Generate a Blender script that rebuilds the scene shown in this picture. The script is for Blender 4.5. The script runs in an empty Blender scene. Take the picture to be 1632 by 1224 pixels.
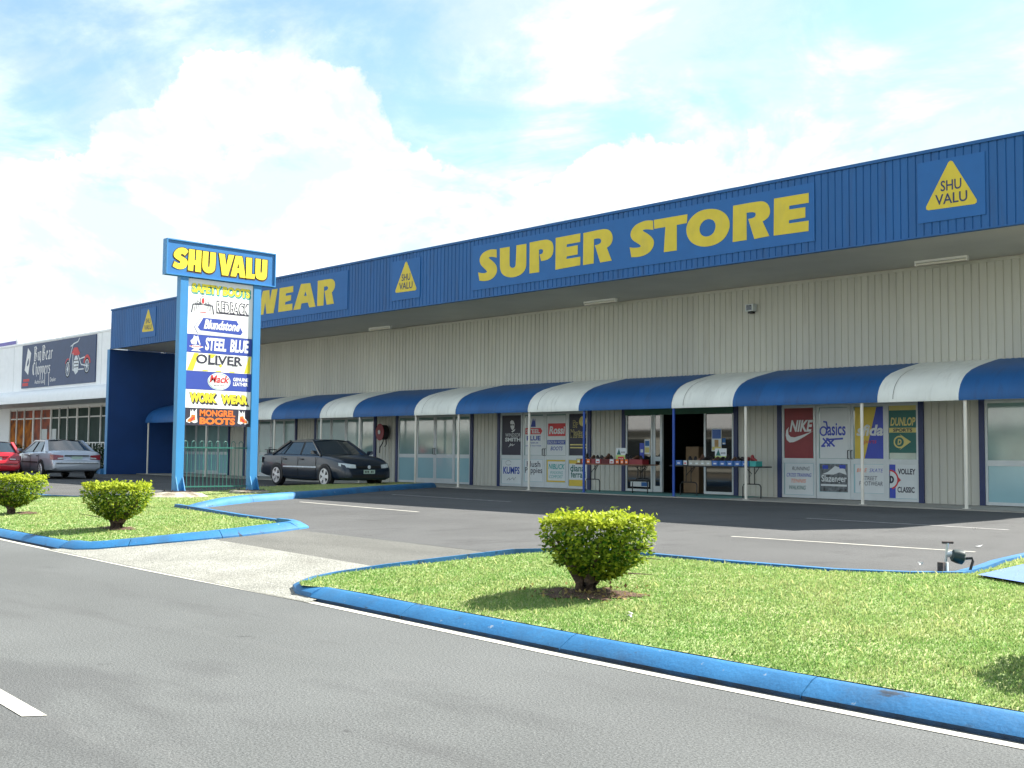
import bpy, bmesh, math, random
import numpy as np
from mathutils import Vector, Matrix, geometry

random.seed(7)
RNG = np.random.default_rng(7)
scene = bpy.context.scene
COL = scene.collection
S = 0.85                     # the place is laid out in plan units of 0.85 m; roots are scaled at the end
R = math.radians

# ------------------------------------------------------------------ camera
cam_data = bpy.data.cameras.new('camera')
cam = bpy.data.objects.new('camera', cam_data); COL.objects.link(cam)
YAW, PITCH, ROLL = -0.8083, 0.0614, 0.0098
_f = Vector((math.cos(PITCH)*math.sin(YAW), math.cos(PITCH)*math.cos(YAW), math.sin(PITCH)))
_r = Vector((math.cos(YAW), -math.sin(YAW), 0)); _u = _r.cross(_f)
_r2 = math.cos(ROLL)*_r+math.sin(ROLL)*_u; _u2 = -math.sin(ROLL)*_r+math.cos(ROLL)*_u
_m = Matrix((_r2, _u2, -_f)).transposed().to_4x4(); _m.translation = (0, 0, 1.22*S)
cam.matrix_world = _m
cam_data.sensor_width = 36; cam_data.lens = 1805.2/1632*36
cam_data.clip_start = 0.1; cam_data.clip_end = 3000
scene.camera = cam

# ------------------------------------------------------------------ sky and sun
SUN_EL, SUN_AZ = R(43.6), R(20.0)          # azimuth from +Y towards +X
world = bpy.data.worlds.new('World'); scene.world = world; world.use_nodes = True
def build_sky():
    nt = world.node_tree; N = nt.nodes; L = nt.links; N.clear()
    def nd(t, **k):
        n = N.new(t)
        for a, b in k.items(): setattr(n, a, b)
        return n
    def math_(op, a, b=None, c=None, clamp=False):
        n = nd('ShaderNodeMath', operation=op, use_clamp=clamp)
        for i, v in enumerate((a, b, c)):
            if v is None: continue
            if isinstance(v, (int, float)): n.inputs[i].default_value = v
            else: L.new(v, n.inputs[i])
        return n.outputs[0]
    def sstep(v, a, b):
        n = nd('ShaderNodeMapRange', interpolation_type='SMOOTHSTEP')
        L.new(v, n.inputs['Value']); n.inputs['From Min'].default_value = a; n.inputs['From Max'].default_value = b
        return n.outputs[0]
    tc = nd('ShaderNodeTexCoord'); sp = nd('ShaderNodeSeparateXYZ'); L.new(tc.outputs['Generated'], sp.inputs[0])
    x, y, z = sp.outputs
    az = math_('ARCTAN2', x, y); el = math_('ARCSINE', z)
    # cumulus bank: top edge as a function of azimuth, made billowy by noise
    cb = nd('ShaderNodeCombineXYZ'); L.new(az, cb.inputs[0]); L.new(el, cb.inputs[1])
    def noise(vec, scale, detail, rough=.5, dist=0.0, off=(0, 0, 0), st=(1, 1, 1)):
        mp = nd('ShaderNodeMapping'); L.new(vec, mp.inputs[0]); mp.inputs['Location'].default_value = off; mp.inputs['Scale'].default_value = st
        n = nd('ShaderNodeTexNoise'); L.new(mp.outputs[0], n.inputs['Vector'])
        n.inputs['Scale'].default_value = scale; n.inputs['Detail'].default_value = detail
        n.inputs['Roughness'].default_value = rough; n.inputs['Distortion'].default_value = dist
        return n.outputs['Fac']
    ramp = nd('ShaderNodeValToRGB'); ramp.color_ramp.interpolation = 'B_SPLINE'
    L.new(math_('MULTIPLY_ADD', az, 1/1.1, 1.35/1.1), ramp.inputs[0])
    pts = SKY_EDGE
    els = ramp.color_ramp.elements
    els[0].position = pts[0][0]; els[0].color = (pts[0][1],)*3+(1,)
    els[1].position = pts[-1][0]; els[1].color = (pts[-1][1],)*3+(1,)
    for p, v in pts[1:-1]:
        e = els.new(p); e.color = (v,)*3+(1,)
    big = noise(cb.outputs[0], 15, 10, .62)
    fine = noise(cb.outputs[0], 9, 3, .5, off=(3, 1, 0))
    lim = math_('ADD', ramp.outputs[0], math_('MULTIPLY_ADD', big, .13, -.065))
    lim = math_('ADD', lim, math_('MULTIPLY_ADD', fine, .04, -.02))
    m1 = sstep(math_('SUBTRACT', lim, el), -.004, .013)
    hole = sstep(noise(cb.outputs[0], 8, 8, .60, .3, off=(1.3, 4.1, 0), st=(1, 1.7, 1)), .50, .68)
    m1h = math_('MULTIPLY', m1, math_('MULTIPLY_ADD', hole, -.70, 1.0))
    # high thin cloud, drawn on a flat layer so that it streaks towards the horizon
    dv = math_('ADD', z, .12)
    pl = nd('ShaderNodeCombineXYZ'); L.new(math_('DIVIDE', x, dv), pl.inputs[0]); L.new(math_('DIVIDE', y, dv), pl.inputs[1])
    thin = noise(pl.outputs[0], 1.5, 9, .6, .5, off=(2.2, .7, 0))
    m2 = math_('MULTIPLY', sstep(thin, .36, .66), .80)
    rest = math_('MULTIPLY', sstep(thin, .58, .74), 1.0)
    m2 = math_('MAXIMUM', m2, rest)
    mask = math_('MAXIMUM', m1h, math_('MULTIPLY_ADD', m2, .92, .08))
    sky = nd('ShaderNodeTexSky', sky_type='NISHITA'); sky.sun_disc = False
    sky.sun_elevation = SUN_EL; sky.sun_rotation = SUN_AZ; sky.air_density = 1.0; sky.dust_density = .6; sky.ozone_density = 1.0
    tn = nd('ShaderNodeVectorMath', operation='MULTIPLY'); L.new(sky.outputs[0], tn.inputs[0]); tn.inputs[1].default_value = (.84, .97, .90)
    b1 = nd('ShaderNodeBackground'); L.new(tn.outputs[0], b1.inputs[0]); b1.inputs[1].default_value = SKY_STRENGTH
    b2 = nd('ShaderNodeBackground')
    shade = noise(cb.outputs[0], 6, 9, .6, .4, off=(7, 2, 0), st=(1, 1.5, 1))
    cc = nd('ShaderNodeMix', data_type='RGBA'); L.new(sstep(shade, .43, .62), cc.inputs[0])
    cc.inputs[6].default_value = (.55, .625, .665, 1); cc.inputs[7].default_value = (1, 1, 1, 1); L.new(cc.outputs[2], b2.inputs[0]); b2.inputs[1].default_value = CLOUD
    mx = nd('ShaderNodeMixShader'); L.new(mask, mx.inputs[0]); L.new(b1.outputs[0], mx.inputs[1]); L.new(b2.outputs[0], mx.inputs[2])
    out = nd('ShaderNodeOutputWorld'); L.new(mx.outputs[0], out.inputs[0])
SKY_STRENGTH, CLOUD = 0.076, 0.46
SKY_EDGE = []
for _px, _v in ((-300, .2), (0, .235), (150, .275), (260, .315), (360, .345), (480, .35), (570, .325), (630, .285), (690, .262), (740, .232), (775, .23), (820, .25), (950, .275), (1150, .275), (1632, .285)):
    SKY_EDGE.append(((YAW+math.atan((_px-816)/1805)+1.35)/1.1, _v))
build_sky()
sun_d = bpy.data.lights.new('sun', 'SUN'); sun_d.energy = 4.5; sun_d.angle = R(.5); sun_d.color = (1, .955, .88)
sun = bpy.data.objects.new('sun', sun_d); COL.objects.link(sun)
_sd = Vector((math.sin(SUN_AZ)*math.cos(SUN_EL), math.cos(SUN_AZ)*math.cos(SUN_EL), math.sin(SUN_EL)))
sun.rotation_euler = _sd.to_track_quat('Z', 'Y').to_euler(); sun.location = (0, 40, 60)
scene.view_settings.view_transform = 'Standard'; scene.view_settings.look = 'None'
scene.view_settings.gamma = 1; scene.view_settings.use_curve_mapping = False
scene.view_settings.exposure = 1.85

# ------------------------------------------------------------------ materials
def mat(name, col, rough=.6, metal=0.0, var=.12, vscale=3.0, bump=0.0, bscale=60.0, spec=.5, coat=0.0,
        col2=None, speck=0.0, sscale=200.0, stretch=(1, 1, 1), detail=4, sheet=None, wear=()):
    m = bpy.data.materials.new(name); m.use_nodes = True
    nt = m.node_tree; N = nt.nodes; L = nt.links
    b = N['Principled BSDF']
    b.inputs['Roughness'].default_value = rough; b.inputs['Metallic'].default_value = metal
    b.inputs['Specular IOR Level'].default_value = spec; b.inputs['Coat Weight'].default_value = coat
    if coat: b.inputs['Coat Roughness'].default_value = .04
    tc = N.new('ShaderNodeTexCoord'); mp = N.new('ShaderNodeMapping'); L.new(tc.outputs['Object'], mp.inputs[0])
    mp.inputs['Scale'].default_value = stretch
    n = N.new('ShaderNodeTexNoise'); n.inputs['Scale'].default_value = vscale; n.inputs['Detail'].default_value = detail
    L.new(mp.outputs[0], n.inputs['Vector'])
    mr = N.new('ShaderNodeMapRange'); L.new(n.outputs['Fac'], mr.inputs[0])
    mr.inputs['From Min'].default_value = .3; mr.inputs['From Max'].default_value = .7
    mx = N.new('ShaderNodeMix'); mx.data_type = 'RGBA'; L.new(mr.outputs[0], mx.inputs[0])
    c2 = col2 if col2 else tuple(min(1, c*(1+var)) for c in col)
    c1 = col if col2 else tuple(c*(1-var) for c in col)
    mx.inputs[6].default_value = (*c1, 1); mx.inputs[7].default_value = (*c2, 1)
    src = mx.outputs[2]
    if speck:
        n2 = N.new('ShaderNodeTexNoise'); n2.inputs['Scale'].default_value = sscale; n2.inputs['Detail'].default_value = 2
        L.new(tc.outputs['Object'], n2.inputs['Vector'])
        m2 = N.new('ShaderNodeMapRange'); L.new(n2.outputs['Fac'], m2.inputs[0])
        m2.inputs['From Min'].default_value = .32; m2.inputs['From Max'].default_value = .68
        m2.inputs['To Min'].default_value = 1-speck; m2.inputs['To Max'].default_value = 1+speck
        vm = N.new('ShaderNodeVectorMath'); vm.operation = 'SCALE'; L.new(src, vm.inputs[0]); L.new(m2.outputs[0], vm.inputs['Scale'])
        src = vm.outputs[0]
    if sheet:     # each sheet of cladding is a slightly different tone: (sheet width, amount)
        sx = N.new('ShaderNodeSeparateXYZ'); L.new(tc.outputs['Object'], sx.inputs[0])
        d = N.new('ShaderNodeMath'); d.operation = 'DIVIDE'; L.new(sx.outputs[0], d.inputs[0]); d.inputs[1].default_value = sheet[0]
        fl = N.new('ShaderNodeMath'); fl.operation = 'FLOOR'; L.new(d.outputs[0], fl.inputs[0])
        wn = N.new('ShaderNodeTexWhiteNoise'); wn.noise_dimensions = '1D'; L.new(fl.outputs[0], wn.inputs['W'])
        m4 = N.new('ShaderNodeMapRange'); L.new(wn.outputs['Value'], m4.inputs[0]); m4.inputs['To Min'].default_value = 1-sheet[1]; m4.inputs['To Max'].default_value = 1+sheet[1]
        v4 = N.new('ShaderNodeVectorMath'); v4.operation = 'SCALE'; L.new(src, v4.inputs[0]); L.new(m4.outputs[0], v4.inputs['Scale']); src = v4.outputs[0]
    for wc, ws, lo, hi, amt, wst in wear:     # stains, scuffs and chips: (colour, scale, from, to, amount, stretch)
        mp2 = N.new('ShaderNodeMapping'); L.new(tc.outputs['Object'], mp2.inputs[0]); mp2.inputs['Scale'].default_value = wst; mp2.inputs['Location'].default_value = (ws*1.7, .3, 2.1)
        n5 = N.new('ShaderNodeTexNoise'); n5.inputs['Scale'].default_value = ws; n5.inputs['Detail'].default_value = 6; n5.inputs['Roughness'].default_value = .65; L.new(mp2.outputs[0], n5.inputs['Vector'])
        m5 = N.new('ShaderNodeMapRange'); L.new(n5.outputs['Fac'], m5.inputs[0]); m5.inputs['From Min'].default_value = lo; m5.inputs['From Max'].default_value = hi; m5.inputs['To Max'].default_value = amt
        x5 = N.new('ShaderNodeMix'); x5.data_type = 'RGBA'; L.new(m5.outputs[0], x5.inputs[0]); L.new(src, x5.inputs[6]); x5.inputs[7].default_value = (*wc, 1); src = x5.outputs[2]
    L.new(src, b.inputs['Base Color'])
    if bump:
        n3 = N.new('ShaderNodeTexNoise'); n3.inputs['Scale'].default_value = bscale; n3.inputs['Detail'].default_value = 3
        L.new(mp.outputs[0], n3.inputs['Vector'])
        bp = N.new('ShaderNodeBump'); bp.inputs['Strength'].default_value = bump; bp.inputs['Distance'].default_value = .02
        L.new(n3.outputs['Fac'], bp.inputs['Height']); L.new(bp.outputs[0], b.inputs['Normal'])
    return m
def leafmat(name, c_lo, c_hi, trans=.35, rough=.5):
    """leaf colour runs between two real leaf colours, one value per leaf, with some light passing through"""
    m = bpy.data.materials.new(name); m.use_nodes = True
    nt = m.node_tree; N = nt.nodes; L = nt.links; b = N['Principled BSDF']; out = N['Material Output']
    at = N.new('ShaderNodeAttribute'); at.attribute_name = 'tint'
    mx = N.new('ShaderNodeMix'); mx.data_type = 'RGBA'; L.new(at.outputs['Fac'], mx.inputs[0])
    mx.inputs[6].default_value = (*c_lo, 1); mx.inputs[7].default_value = (*c_hi, 1)
    L.new(mx.outputs[2], b.inputs['Base Color']); b.inputs['Roughness'].default_value = rough
    b.inputs['Specular IOR Level'].default_value = .18
    tr = N.new('ShaderNodeBsdfTranslucent'); L.new(mx.outputs[2], tr.inputs[0])
    ms = N.new('ShaderNodeMixShader'); ms.inputs[0].default_value = trans
    L.new(b.outputs[0], ms.inputs[1]); L.new(tr.outputs[0], ms.inputs[2]); L.new(ms.outputs[0], out.inputs[0])
    return m
M = {}
def defmats():
    M['road'] = mat('road_asphalt', (.101, .106, .104), .92, var=.10, vscale=.5, bump=.35, bscale=95, speck=.34, sscale=66, spec=.2, wear=[((.055, .055, .055), .55, .55, .72, .5, (.35, 1.6, 1)), ((.16, .16, .155), 1.1, .60, .8, .4, (.3, 1.5, 1)), ((.26, .26, .25), 95, .61, .67, .45, (1, 1, 1)), ((.03, .03, .03), 80, .61, .68, .35, (1, 1, 1)), ((.03, .03, .03), 3.2, .67, .74, .6, (1, 1, 1)), ((.045, .045, .047), .23, .54, .60, .30, (.5, 1.3, 1))])
    M['lot'] = mat('lot_asphalt', (.085, .086, .085), .92, var=.14, vscale=.35, bump=.4, bscale=110, speck=.45, sscale=85, spec=.2, wear=[((.045, .045, .045), .9, .54, .72, .55, (1.4, .6, 1)), ((.03, .03, .03), 2.6, .66, .73, .6, (1, 1, 1)), ((.13, .13, .125), 1.7, .62, .8, .5, (1.5, .5, 1))])
    M['patch'] = mat('patched_asphalt', (.125, .125, .113), .92, var=.16, vscale=.8, bump=.5, bscale=80, speck=.35, sscale=70, spec=.25, stretch=(.5, 1.6, 1))
    M['agg'] = mat('exposed_aggregate_concrete', (.245, .245, .215), .9, var=.16, vscale=1.4, bump=.7, bscale=60, speck=.45, sscale=46, spec=.3, wear=[((.14, .13, .11), .8, .5, .75, .5, (.6, 1.6, 1))])
    M['slab'] = mat('walkway_concrete', (.33, .32, .28), .85, var=.12, vscale=1.5, speck=.1, sscale=90)
    M['teal'] = mat('worn_green_floor_paint', (.10, .26, .24), .7, var=.2, vscale=2)
    M['earth'] = mat('earth', (.16, .13, .09), .95, var=.2, vscale=.3)
    M['kerb'] = mat('blue_kerb_paint', (.012, .125, .29), .6, var=.12, vscale=2.2, bump=.12, bscale=30, speck=.10, sscale=60, wear=[((.03, .06, .10), 1.4, .52, .70, .5, (1, 1, 1)), ((.02, .022, .026), 4.5, .61, .67, .85, (.5, 1.2, 1)), ((.30, .33, .36), 8, .655, .70, .8, (1, 1, 1)), ((.04, .20, .40), .6, .45, .65, .5, (1, 1, 1))])
    M['kerbwhite'] = mat('bare_worn_concrete', (.5, .48, .45), .8, var=.2)
    M['line'] = mat('road_line_paint', (.47, .46, .40), .7, var=.1, vscale=3, speck=.25, sscale=60, wear=[((.16, .16, .15), 7, .60, .68, .8, (1, 1, 1)), ((.3, .29, .25), 1.2, .5, .7, .5, (1, 1, 1))])
    M['linefaint'] = mat('worn_line_paint', (.50, .49, .47), .8, col2=(.22, .22, .21), vscale=5)
    M['soil'] = mat('lawn_soil', (.165, .255, .075), .95, col2=(.30, .31, .14), vscale=1.6, speck=.3, sscale=45)
    M['mulch'] = mat('brown_mulch', (.10, .055, .032), .95, var=.4, vscale=25, bump=1, bscale=60)
    M['blade'] = leafmat('grass_blade', (.135, .29, .06), (.48, .49, .22), .44)
    M['clad'] = mat('beige_cladding', (.50, .495, .43), .55, var=.04, vscale=1.2, stretch=(2, 2, .25), sheet=(.82, .035), wear=[((.22, .20, .15), 1.6, .56, .78, .35, (3, 3, .25)), ((.16, .13, .09), 3.0, .66, .78, .4, (5, 5, .2))])
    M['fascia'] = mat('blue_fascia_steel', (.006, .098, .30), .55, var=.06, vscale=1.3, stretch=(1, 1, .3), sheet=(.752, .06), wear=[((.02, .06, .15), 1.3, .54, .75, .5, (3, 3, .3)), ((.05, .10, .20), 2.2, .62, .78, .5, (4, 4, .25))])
    M['signblue'] = mat('sign_panel_blue', (.007, .112, .345), .55, var=.04)
    M['navy'] = mat('navy_trim', (.012, .025, .10), .45, var=.08)
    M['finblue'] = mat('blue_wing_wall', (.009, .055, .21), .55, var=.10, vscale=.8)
    M['soffit'] = mat('soffit_lining', (.50, .485, .43), .7, var=.06, vscale=.8)
    M['roof'] = mat('zinc_roof', (.42, .43, .43), .45, var=.08)
    M['awnblue'] = mat('awning_blue', (.010, .10, .30), .55, var=.08, vscale=1.5, sheet=(.76, .07), wear=[((.02, .055, .13), 2.2, .52, .72, .5, (3, .6, .6))])
    M['awnwhite'] = mat('awning_white', (.80, .82, .76), .55, var=.06, vscale=1.5, sheet=(.76, .03), wear=[((.42, .42, .36), 2.2, .53, .76, .4, (3, .6, .6))])
    M['white'] = mat('white_paint', (.78, .78, .75), .5, var=.03)
    M['postwhite'] = mat('cream_post', (.74, .71, .62), .5, var=.05)
    M['postblue'] = mat('blue_post', (.012, .07, .36), .45, var=.05)
    M['alu'] = mat('silver_frame', (.56, .60, .60), .45, metal=.15, var=.04)
    M['glassup'] = mat('shop_glass', (.21, .33, .31), .07, var=.15, vscale=1.2, spec=.8)
    M['glasslow'] = mat('backed_glass', (.30, .50, .54), .10, var=.05, vscale=1.0, spec=.6)
    M['glassdark'] = mat('dark_glass', (.012, .014, .014), .03, var=.1, spec=.8)
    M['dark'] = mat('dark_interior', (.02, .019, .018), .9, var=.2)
    M['black'] = mat('black_paint', (.012, .012, .013), .5, var=.1)
    M['blackmetal'] = mat('black_steel', (.015, .016, .017), .35, metal=.3, var=.1)
    M['yellow'] = mat('sign_yellow', (.66, .51, .03), .5, var=.06, wear=[((.45, .36, .10), 1.5, .55, .75, .4, (2, 2, .5))])
    M['brightyellow'] = mat('bright_yellow', (.86, .70, .03), .5, var=.02)
    M['brown'] = mat('dark_outline_brown', (.05, .02, .006), .6)
    M['pyl'] = mat('pylon_blue', (.04, .22, .48), .4, var=.05, vscale=1.5)
    M['pylpanel'] = mat('pylon_header_blue', (.028, .17, .42), .4, var=.05)
    M['swhite'] = mat('sign_white', (.80, .80, .79), .5, var=.015)
    M['sblue'] = mat('sign_mid_blue', (.025, .06, .33), .5, var=.04)
    M['sred'] = mat('sign_red', (.55, .03, .035), .5, var=.04)
    M['sorange'] = mat('sign_orange', (.80, .17, .02), .5, var=.05)
    M['steal'] = mat('sign_teal', (.03, .33, .30), .5, var=.03)
    M['sdark'] = mat('sign_charcoal', (.025, .025, .045), .5, var=.1)
    M['maroon'] = mat('poster_maroon', (.22, .016, .022), .45, var=.08)
    M['pwhite'] = mat('poster_white', (.62, .66, .66), .45, var=.03)
    M['pblue'] = mat('poster_blue', (.03, .06, .42), .45, var=.05)
    M['pyellow'] = mat('poster_yellow', (.62, .46, .05), .45, var=.05)
    M['pgreen'] = mat('poster_green', (.006, .12, .10), .45, var=.05)
    M['pgold'] = mat('poster_gold', (.60, .52, .16), .45, var=.05)
    M['pgrey'] = mat('poster_grey', (.20, .23, .25), .5, col2=(.03, .03, .03), vscale=9)
    M['slate'] = mat('slate_signboard', (.042, .07, .15), .5, var=.08)
    M['chrome'] = mat('painted_silver', (.5, .55, .6), .4, col2=(.75, .78, .8), vscale=12)
    M['gold_tan'] = mat('tan', (.4, .25, .1), .7, var=.2)
    M['carton'] = mat('carton', (.28, .19, .11), .8, var=.1)
    M['tyre'] = mat('tyre_rubber', (.018, .018, .019), .85, var=.15)
    M['rim'] = mat('alloy_rim', (.68, .69, .7), .3, metal=.6, var=.04)
    M['plate'] = mat('number_plate', (.42, .55, .48), .5, var=.05)
    M['lens'] = mat('clear_lens', (.55, .6, .6), .12, var=.12, vscale=12, spec=.9)
    M['redlens'] = mat('red_lens', (.22, .012, .02), .15, var=.15, vscale=10, spec=.8)
    M['carglass'] = mat('car_glass', (.022, .034, .046), .03, var=.1, spec=.9)
    M['navycar'] = mat('dark_blue_car_paint', (.002, .011, .026), .32, metal=.0, var=.03, coat=.45)
    M['silvercar'] = mat('silver_car_paint', (.42, .46, .52), .34, metal=.4, var=.03, coat=.8)
    M['redcar'] = mat('red_car_paint', (.50, .008, .02), .3, metal=.1, var=.03, coat=1)
    M['green'] = mat('green_paint', (.015, .10, .06), .5, var=.1)
    M['fencegreen'] = mat('green_powder_coat', (.025, .13, .11), .4, var=.08)
    M['galv'] = mat('galvanised', (.50, .53, .54), .4, metal=.6, var=.1)
    M['concrete'] = mat('footing_concrete', (.34, .31, .24), .9, var=.3, vscale=5, bump=1, bscale=25, wear=[((.10, .075, .05), 2.4, .45, .62, .8, (1, 1, 1))])
    M['rust'] = mat('rusty_steel', (.06, .045, .04), .7, var=.3, vscale=20)
    M['bark'] = mat('shrub_bark', (.075, .05, .035), .9, var=.35, vscale=18, bump=1, bscale=40)
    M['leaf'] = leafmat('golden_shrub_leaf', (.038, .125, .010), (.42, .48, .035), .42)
    M['drygrass'] = leafmat('dry_leaf', (.10, .06, .03), (.42, .34, .12), .2)
    M['leafdark'] = leafmat('dark_shrub_leaf', (.012, .04, .008), (.05, .10, .02), .3)
    M['tablebrown'] = mat('brown_table_edge', (.20, .08, .04), .6, var=.2)
    M['boxred'] = mat('red_shoe_box', (.11, .014, .014), .6, var=.1)
    M['boxblue'] = mat('blue_shoe_box', (.02, .12, .34), .6, var=.1)
    M['boxgrey'] = mat('grey_shoe_box', (.42, .42, .37), .6, var=.1)
    M['shoe'] = mat('dark_leather', (.022, .018, .018), .5, var=.4, vscale=6)
    M['shoebrown'] = mat('brown_leather', (.12, .06, .035), .5, var=.3, vscale=6)
    M['shoered'] = mat('red_leather', (.25, .03, .03), .5, var=.2)
    M['darkgreen'] = mat('dark_green_lamp_paint', (.004, .022, .02), .4)
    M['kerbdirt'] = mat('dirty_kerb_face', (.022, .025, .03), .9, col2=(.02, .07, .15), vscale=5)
    M['lime'] = mat('lime_card', (.45, .60, .18), .6, var=.05)
    M['skyblue'] = mat('pale_blue_concrete_paint', (.075, .15, .40), .7, var=.1, vscale=3, speck=.1, sscale=40)
    M['offwhite'] = mat('neighbour_white', (.90, .92, .93), .5, var=.03)
    M['purple'] = mat('purple_stripe', (.10, .09, .26), .6)
    M['shopfire'] = mat('orange_window_display', (.62, .20, .015), .6, col2=(.10, .025, .012), vscale=1.9, spec=.1)
    M['shopred'] = mat('red_window_display', (.50, .11, .04), .5, col2=(.09, .05, .05), vscale=1.6, spec=.1)
    M['shopdark'] = mat('dark_window_display', (.012, .035, .028), .5, col2=(.035, .065, .055), vscale=1.1, spec=.1)
defmats()

# ------------------------------------------------------------------ object helpers
def root_of(o):
    while o.parent: o = o.parent
    return o
def tag(o, label=None, cat=None, group=None, kind=None):
    if label: o['label'] = label
    if cat: o['category'] = cat
    if group: o['group'] = group
    if kind: o['kind'] = kind
    return o
def thing(name, label, cat, loc, rot=0.0, group=None, scale=1.0):
    o = bpy.data.objects.new(name, None); COL.objects.link(o)
    o.location = loc; o.rotation_euler = (0, 0, rot); o.scale = (scale,)*3
    o.empty_display_size = .2
    o['world_coords'] = 0 if (rot or scale != 1.0) else 1
    return tag(o, label, cat, group)
def link_mesh(name, me, mats, parent=None, shift=None):
    o = bpy.data.objects.new(name, me); COL.objects.link(o)
    for m in mats: me.materials.append(M[m] if isinstance(m, str) else m)
    if parent is not None: o.parent = parent
    return o
class MB:
    """collects faces in plan coordinates and links them as ONE mesh object"""
    def __init__(s): s.v = []; s.f = []; s.m = []; s.mats = []; s.cur = 0
    def mat(s, name):
        if name not in s.mats: s.mats.append(name)
        s.cur = s.mats.index(name); return s
    def add(s, vs, fs):
        b = len(s.v); s.v += [tuple(map(float, v)) for v in vs]
        for f in fs: s.f.append(tuple(b+i for i in f)); s.m.append(s.cur)
        return s
    def box(s, x0, x1, y0, y1, z0, z1):
        x0, x1 = sorted((x0, x1)); y0, y1 = sorted((y0, y1)); z0, z1 = sorted((z0, z1))
        return s.add([(x0, y0, z0), (x1, y0, z0), (x1, y1, z0), (x0, y1, z0), (x0, y0, z1), (x1, y0, z1), (x1, y1, z1), (x0, y1, z1)],
                     [(0, 3, 2, 1), (4, 5, 6, 7), (0, 1, 5, 4), (1, 2, 6, 5), (2, 3, 7, 6), (3, 0, 4, 7)])
    def bar(s, p0, p1, w, d=None):
        """square bar from p0 to p1"""
        p0, p1 = Vector(p0), Vector(p1); a = (p1-p0).normalized(); d = d or w
        up = Vector((0, 0, 1)) if abs(a.z) < .9 else Vector((0, 1, 0))
        u = a.cross(up).normalized()*w/2; v = a.cross(u).normalized()*d/2
        vs = [p+i*u+j*v for p in (p0, p1) for i, j in ((-1, -1), (1, -1), (1, 1), (-1, 1))]
        return s.add(vs, [(3, 2, 1, 0), (4, 5, 6, 7), (0, 1, 5, 4), (1, 2, 6, 5), (2, 3, 7, 6), (3, 0, 4, 7)])
    def tube(s, pts, r, n=8, cap=True):
        pts = [Vector(p) for p in pts]; rs = r if isinstance(r, (list, tuple)) else [r]*len(pts)
        rings = []
        for i, p in enumerate(pts):
            a = (pts[min(i+1, len(pts)-1)]-pts[max(i-1, 0)]).normalized()
            up = Vector((0, 0, 1)) if abs(a.z) < .95 else Vector((1, 0, 0))
            u = a.cross(up).normalized(); v = a.cross(u).normalized()
            rings.append([p+rs[i]*(math.cos(2*math.pi*k/n)*u+math.sin(2*math.pi*k/n)*v) for k in range(n)])
        fs = []
        for i in range(len(pts)-1):
            for k in range(n): fs.append((i*n+k, i*n+(k+1) % n, (i+1)*n+(k+1) % n, (i+1)*n+k))
        if cap: fs.append(tuple(range(n))); fs.append(tuple((len(pts)-1)*n+k for k in reversed(range(n))))
        return s.add([q for r_ in rings for q in r_], fs)
    def lathe(s, prof, c, axis, n=20):
        """prof: (r, t) along axis from centre c"""
        a = Vector(axis).normalized(); up = Vector((0, 0, 1)) if abs(a.z) < .9 else Vector((1, 0, 0))
        u = a.cross(up).normalized(); v = a.cross(u); c = Vector(c); vs = []
        for r, t in prof:
            for k in range(n): vs.append(c+a*t+r*(math.cos(2*math.pi*k/n)*u+math.sin(2*math.pi*k/n)*v))
        fs = []
        for i in range(len(prof)-1):
            for k in range(n): fs.append((i*n+k, i*n+(k+1) % n, (i+1)*n+(k+1) % n, (i+1)*n+k))
        fs.append(tuple(range(n))); fs.append(tuple((len(prof)-1)*n+k for k in reversed(range(n))))
        return s.add(vs, fs)
    def poly(s, pts): return s.add(pts, [tuple(range(len(pts)))])
    def prism(s, pts, off):
        n = len(pts); off = Vector(off); q = [Vector(p) for p in pts]
        return s.add(q+[p+off for p in q], [tuple(range(n)), tuple(reversed(range(n, 2*n)))]+[(i, i+n, (i+1) % n+n, (i+1) % n) for i in range(n)])
    def build(s, name, parent=None, smooth=None, mats=None, label=None):
        me = bpy.data.meshes.new(name)
        vs = s.v
        if parent is not None:
            rt = root_of(parent)
            if rt.get('world_coords', 1):
                l = rt.location; vs = [(x-l.x, y-l.y, z-l.z) for x, y, z in vs]
        else:
            a = np.array(vs); lo, hi = a.min(0), a.max(0); c = ((lo[0]+hi[0])/2, (lo[1]+hi[1])/2, lo[2])
            vs = [tuple(v) for v in (a-np.array(c))]
        me.from_pydata(vs, [], s.f); me.polygons.foreach_set('material_index', s.m)
        if smooth is not None:
            bm = bmesh.new(); bm.from_mesh(me); bmesh.ops.recalc_face_normals(bm, faces=bm.faces); bm.to_mesh(me); bm.free()
            me.polygons.foreach_set('use_smooth', [True]*len(me.polygons)); me.set_sharp_from_angle(angle=R(smooth))
        o = link_mesh(name, me, s.mats or mats or [], parent)
        if parent is None: o.location = c
        if label: o['label'] = label
        me.update(); return o
def structure(o): o['kind'] = 'structure'; return o
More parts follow.
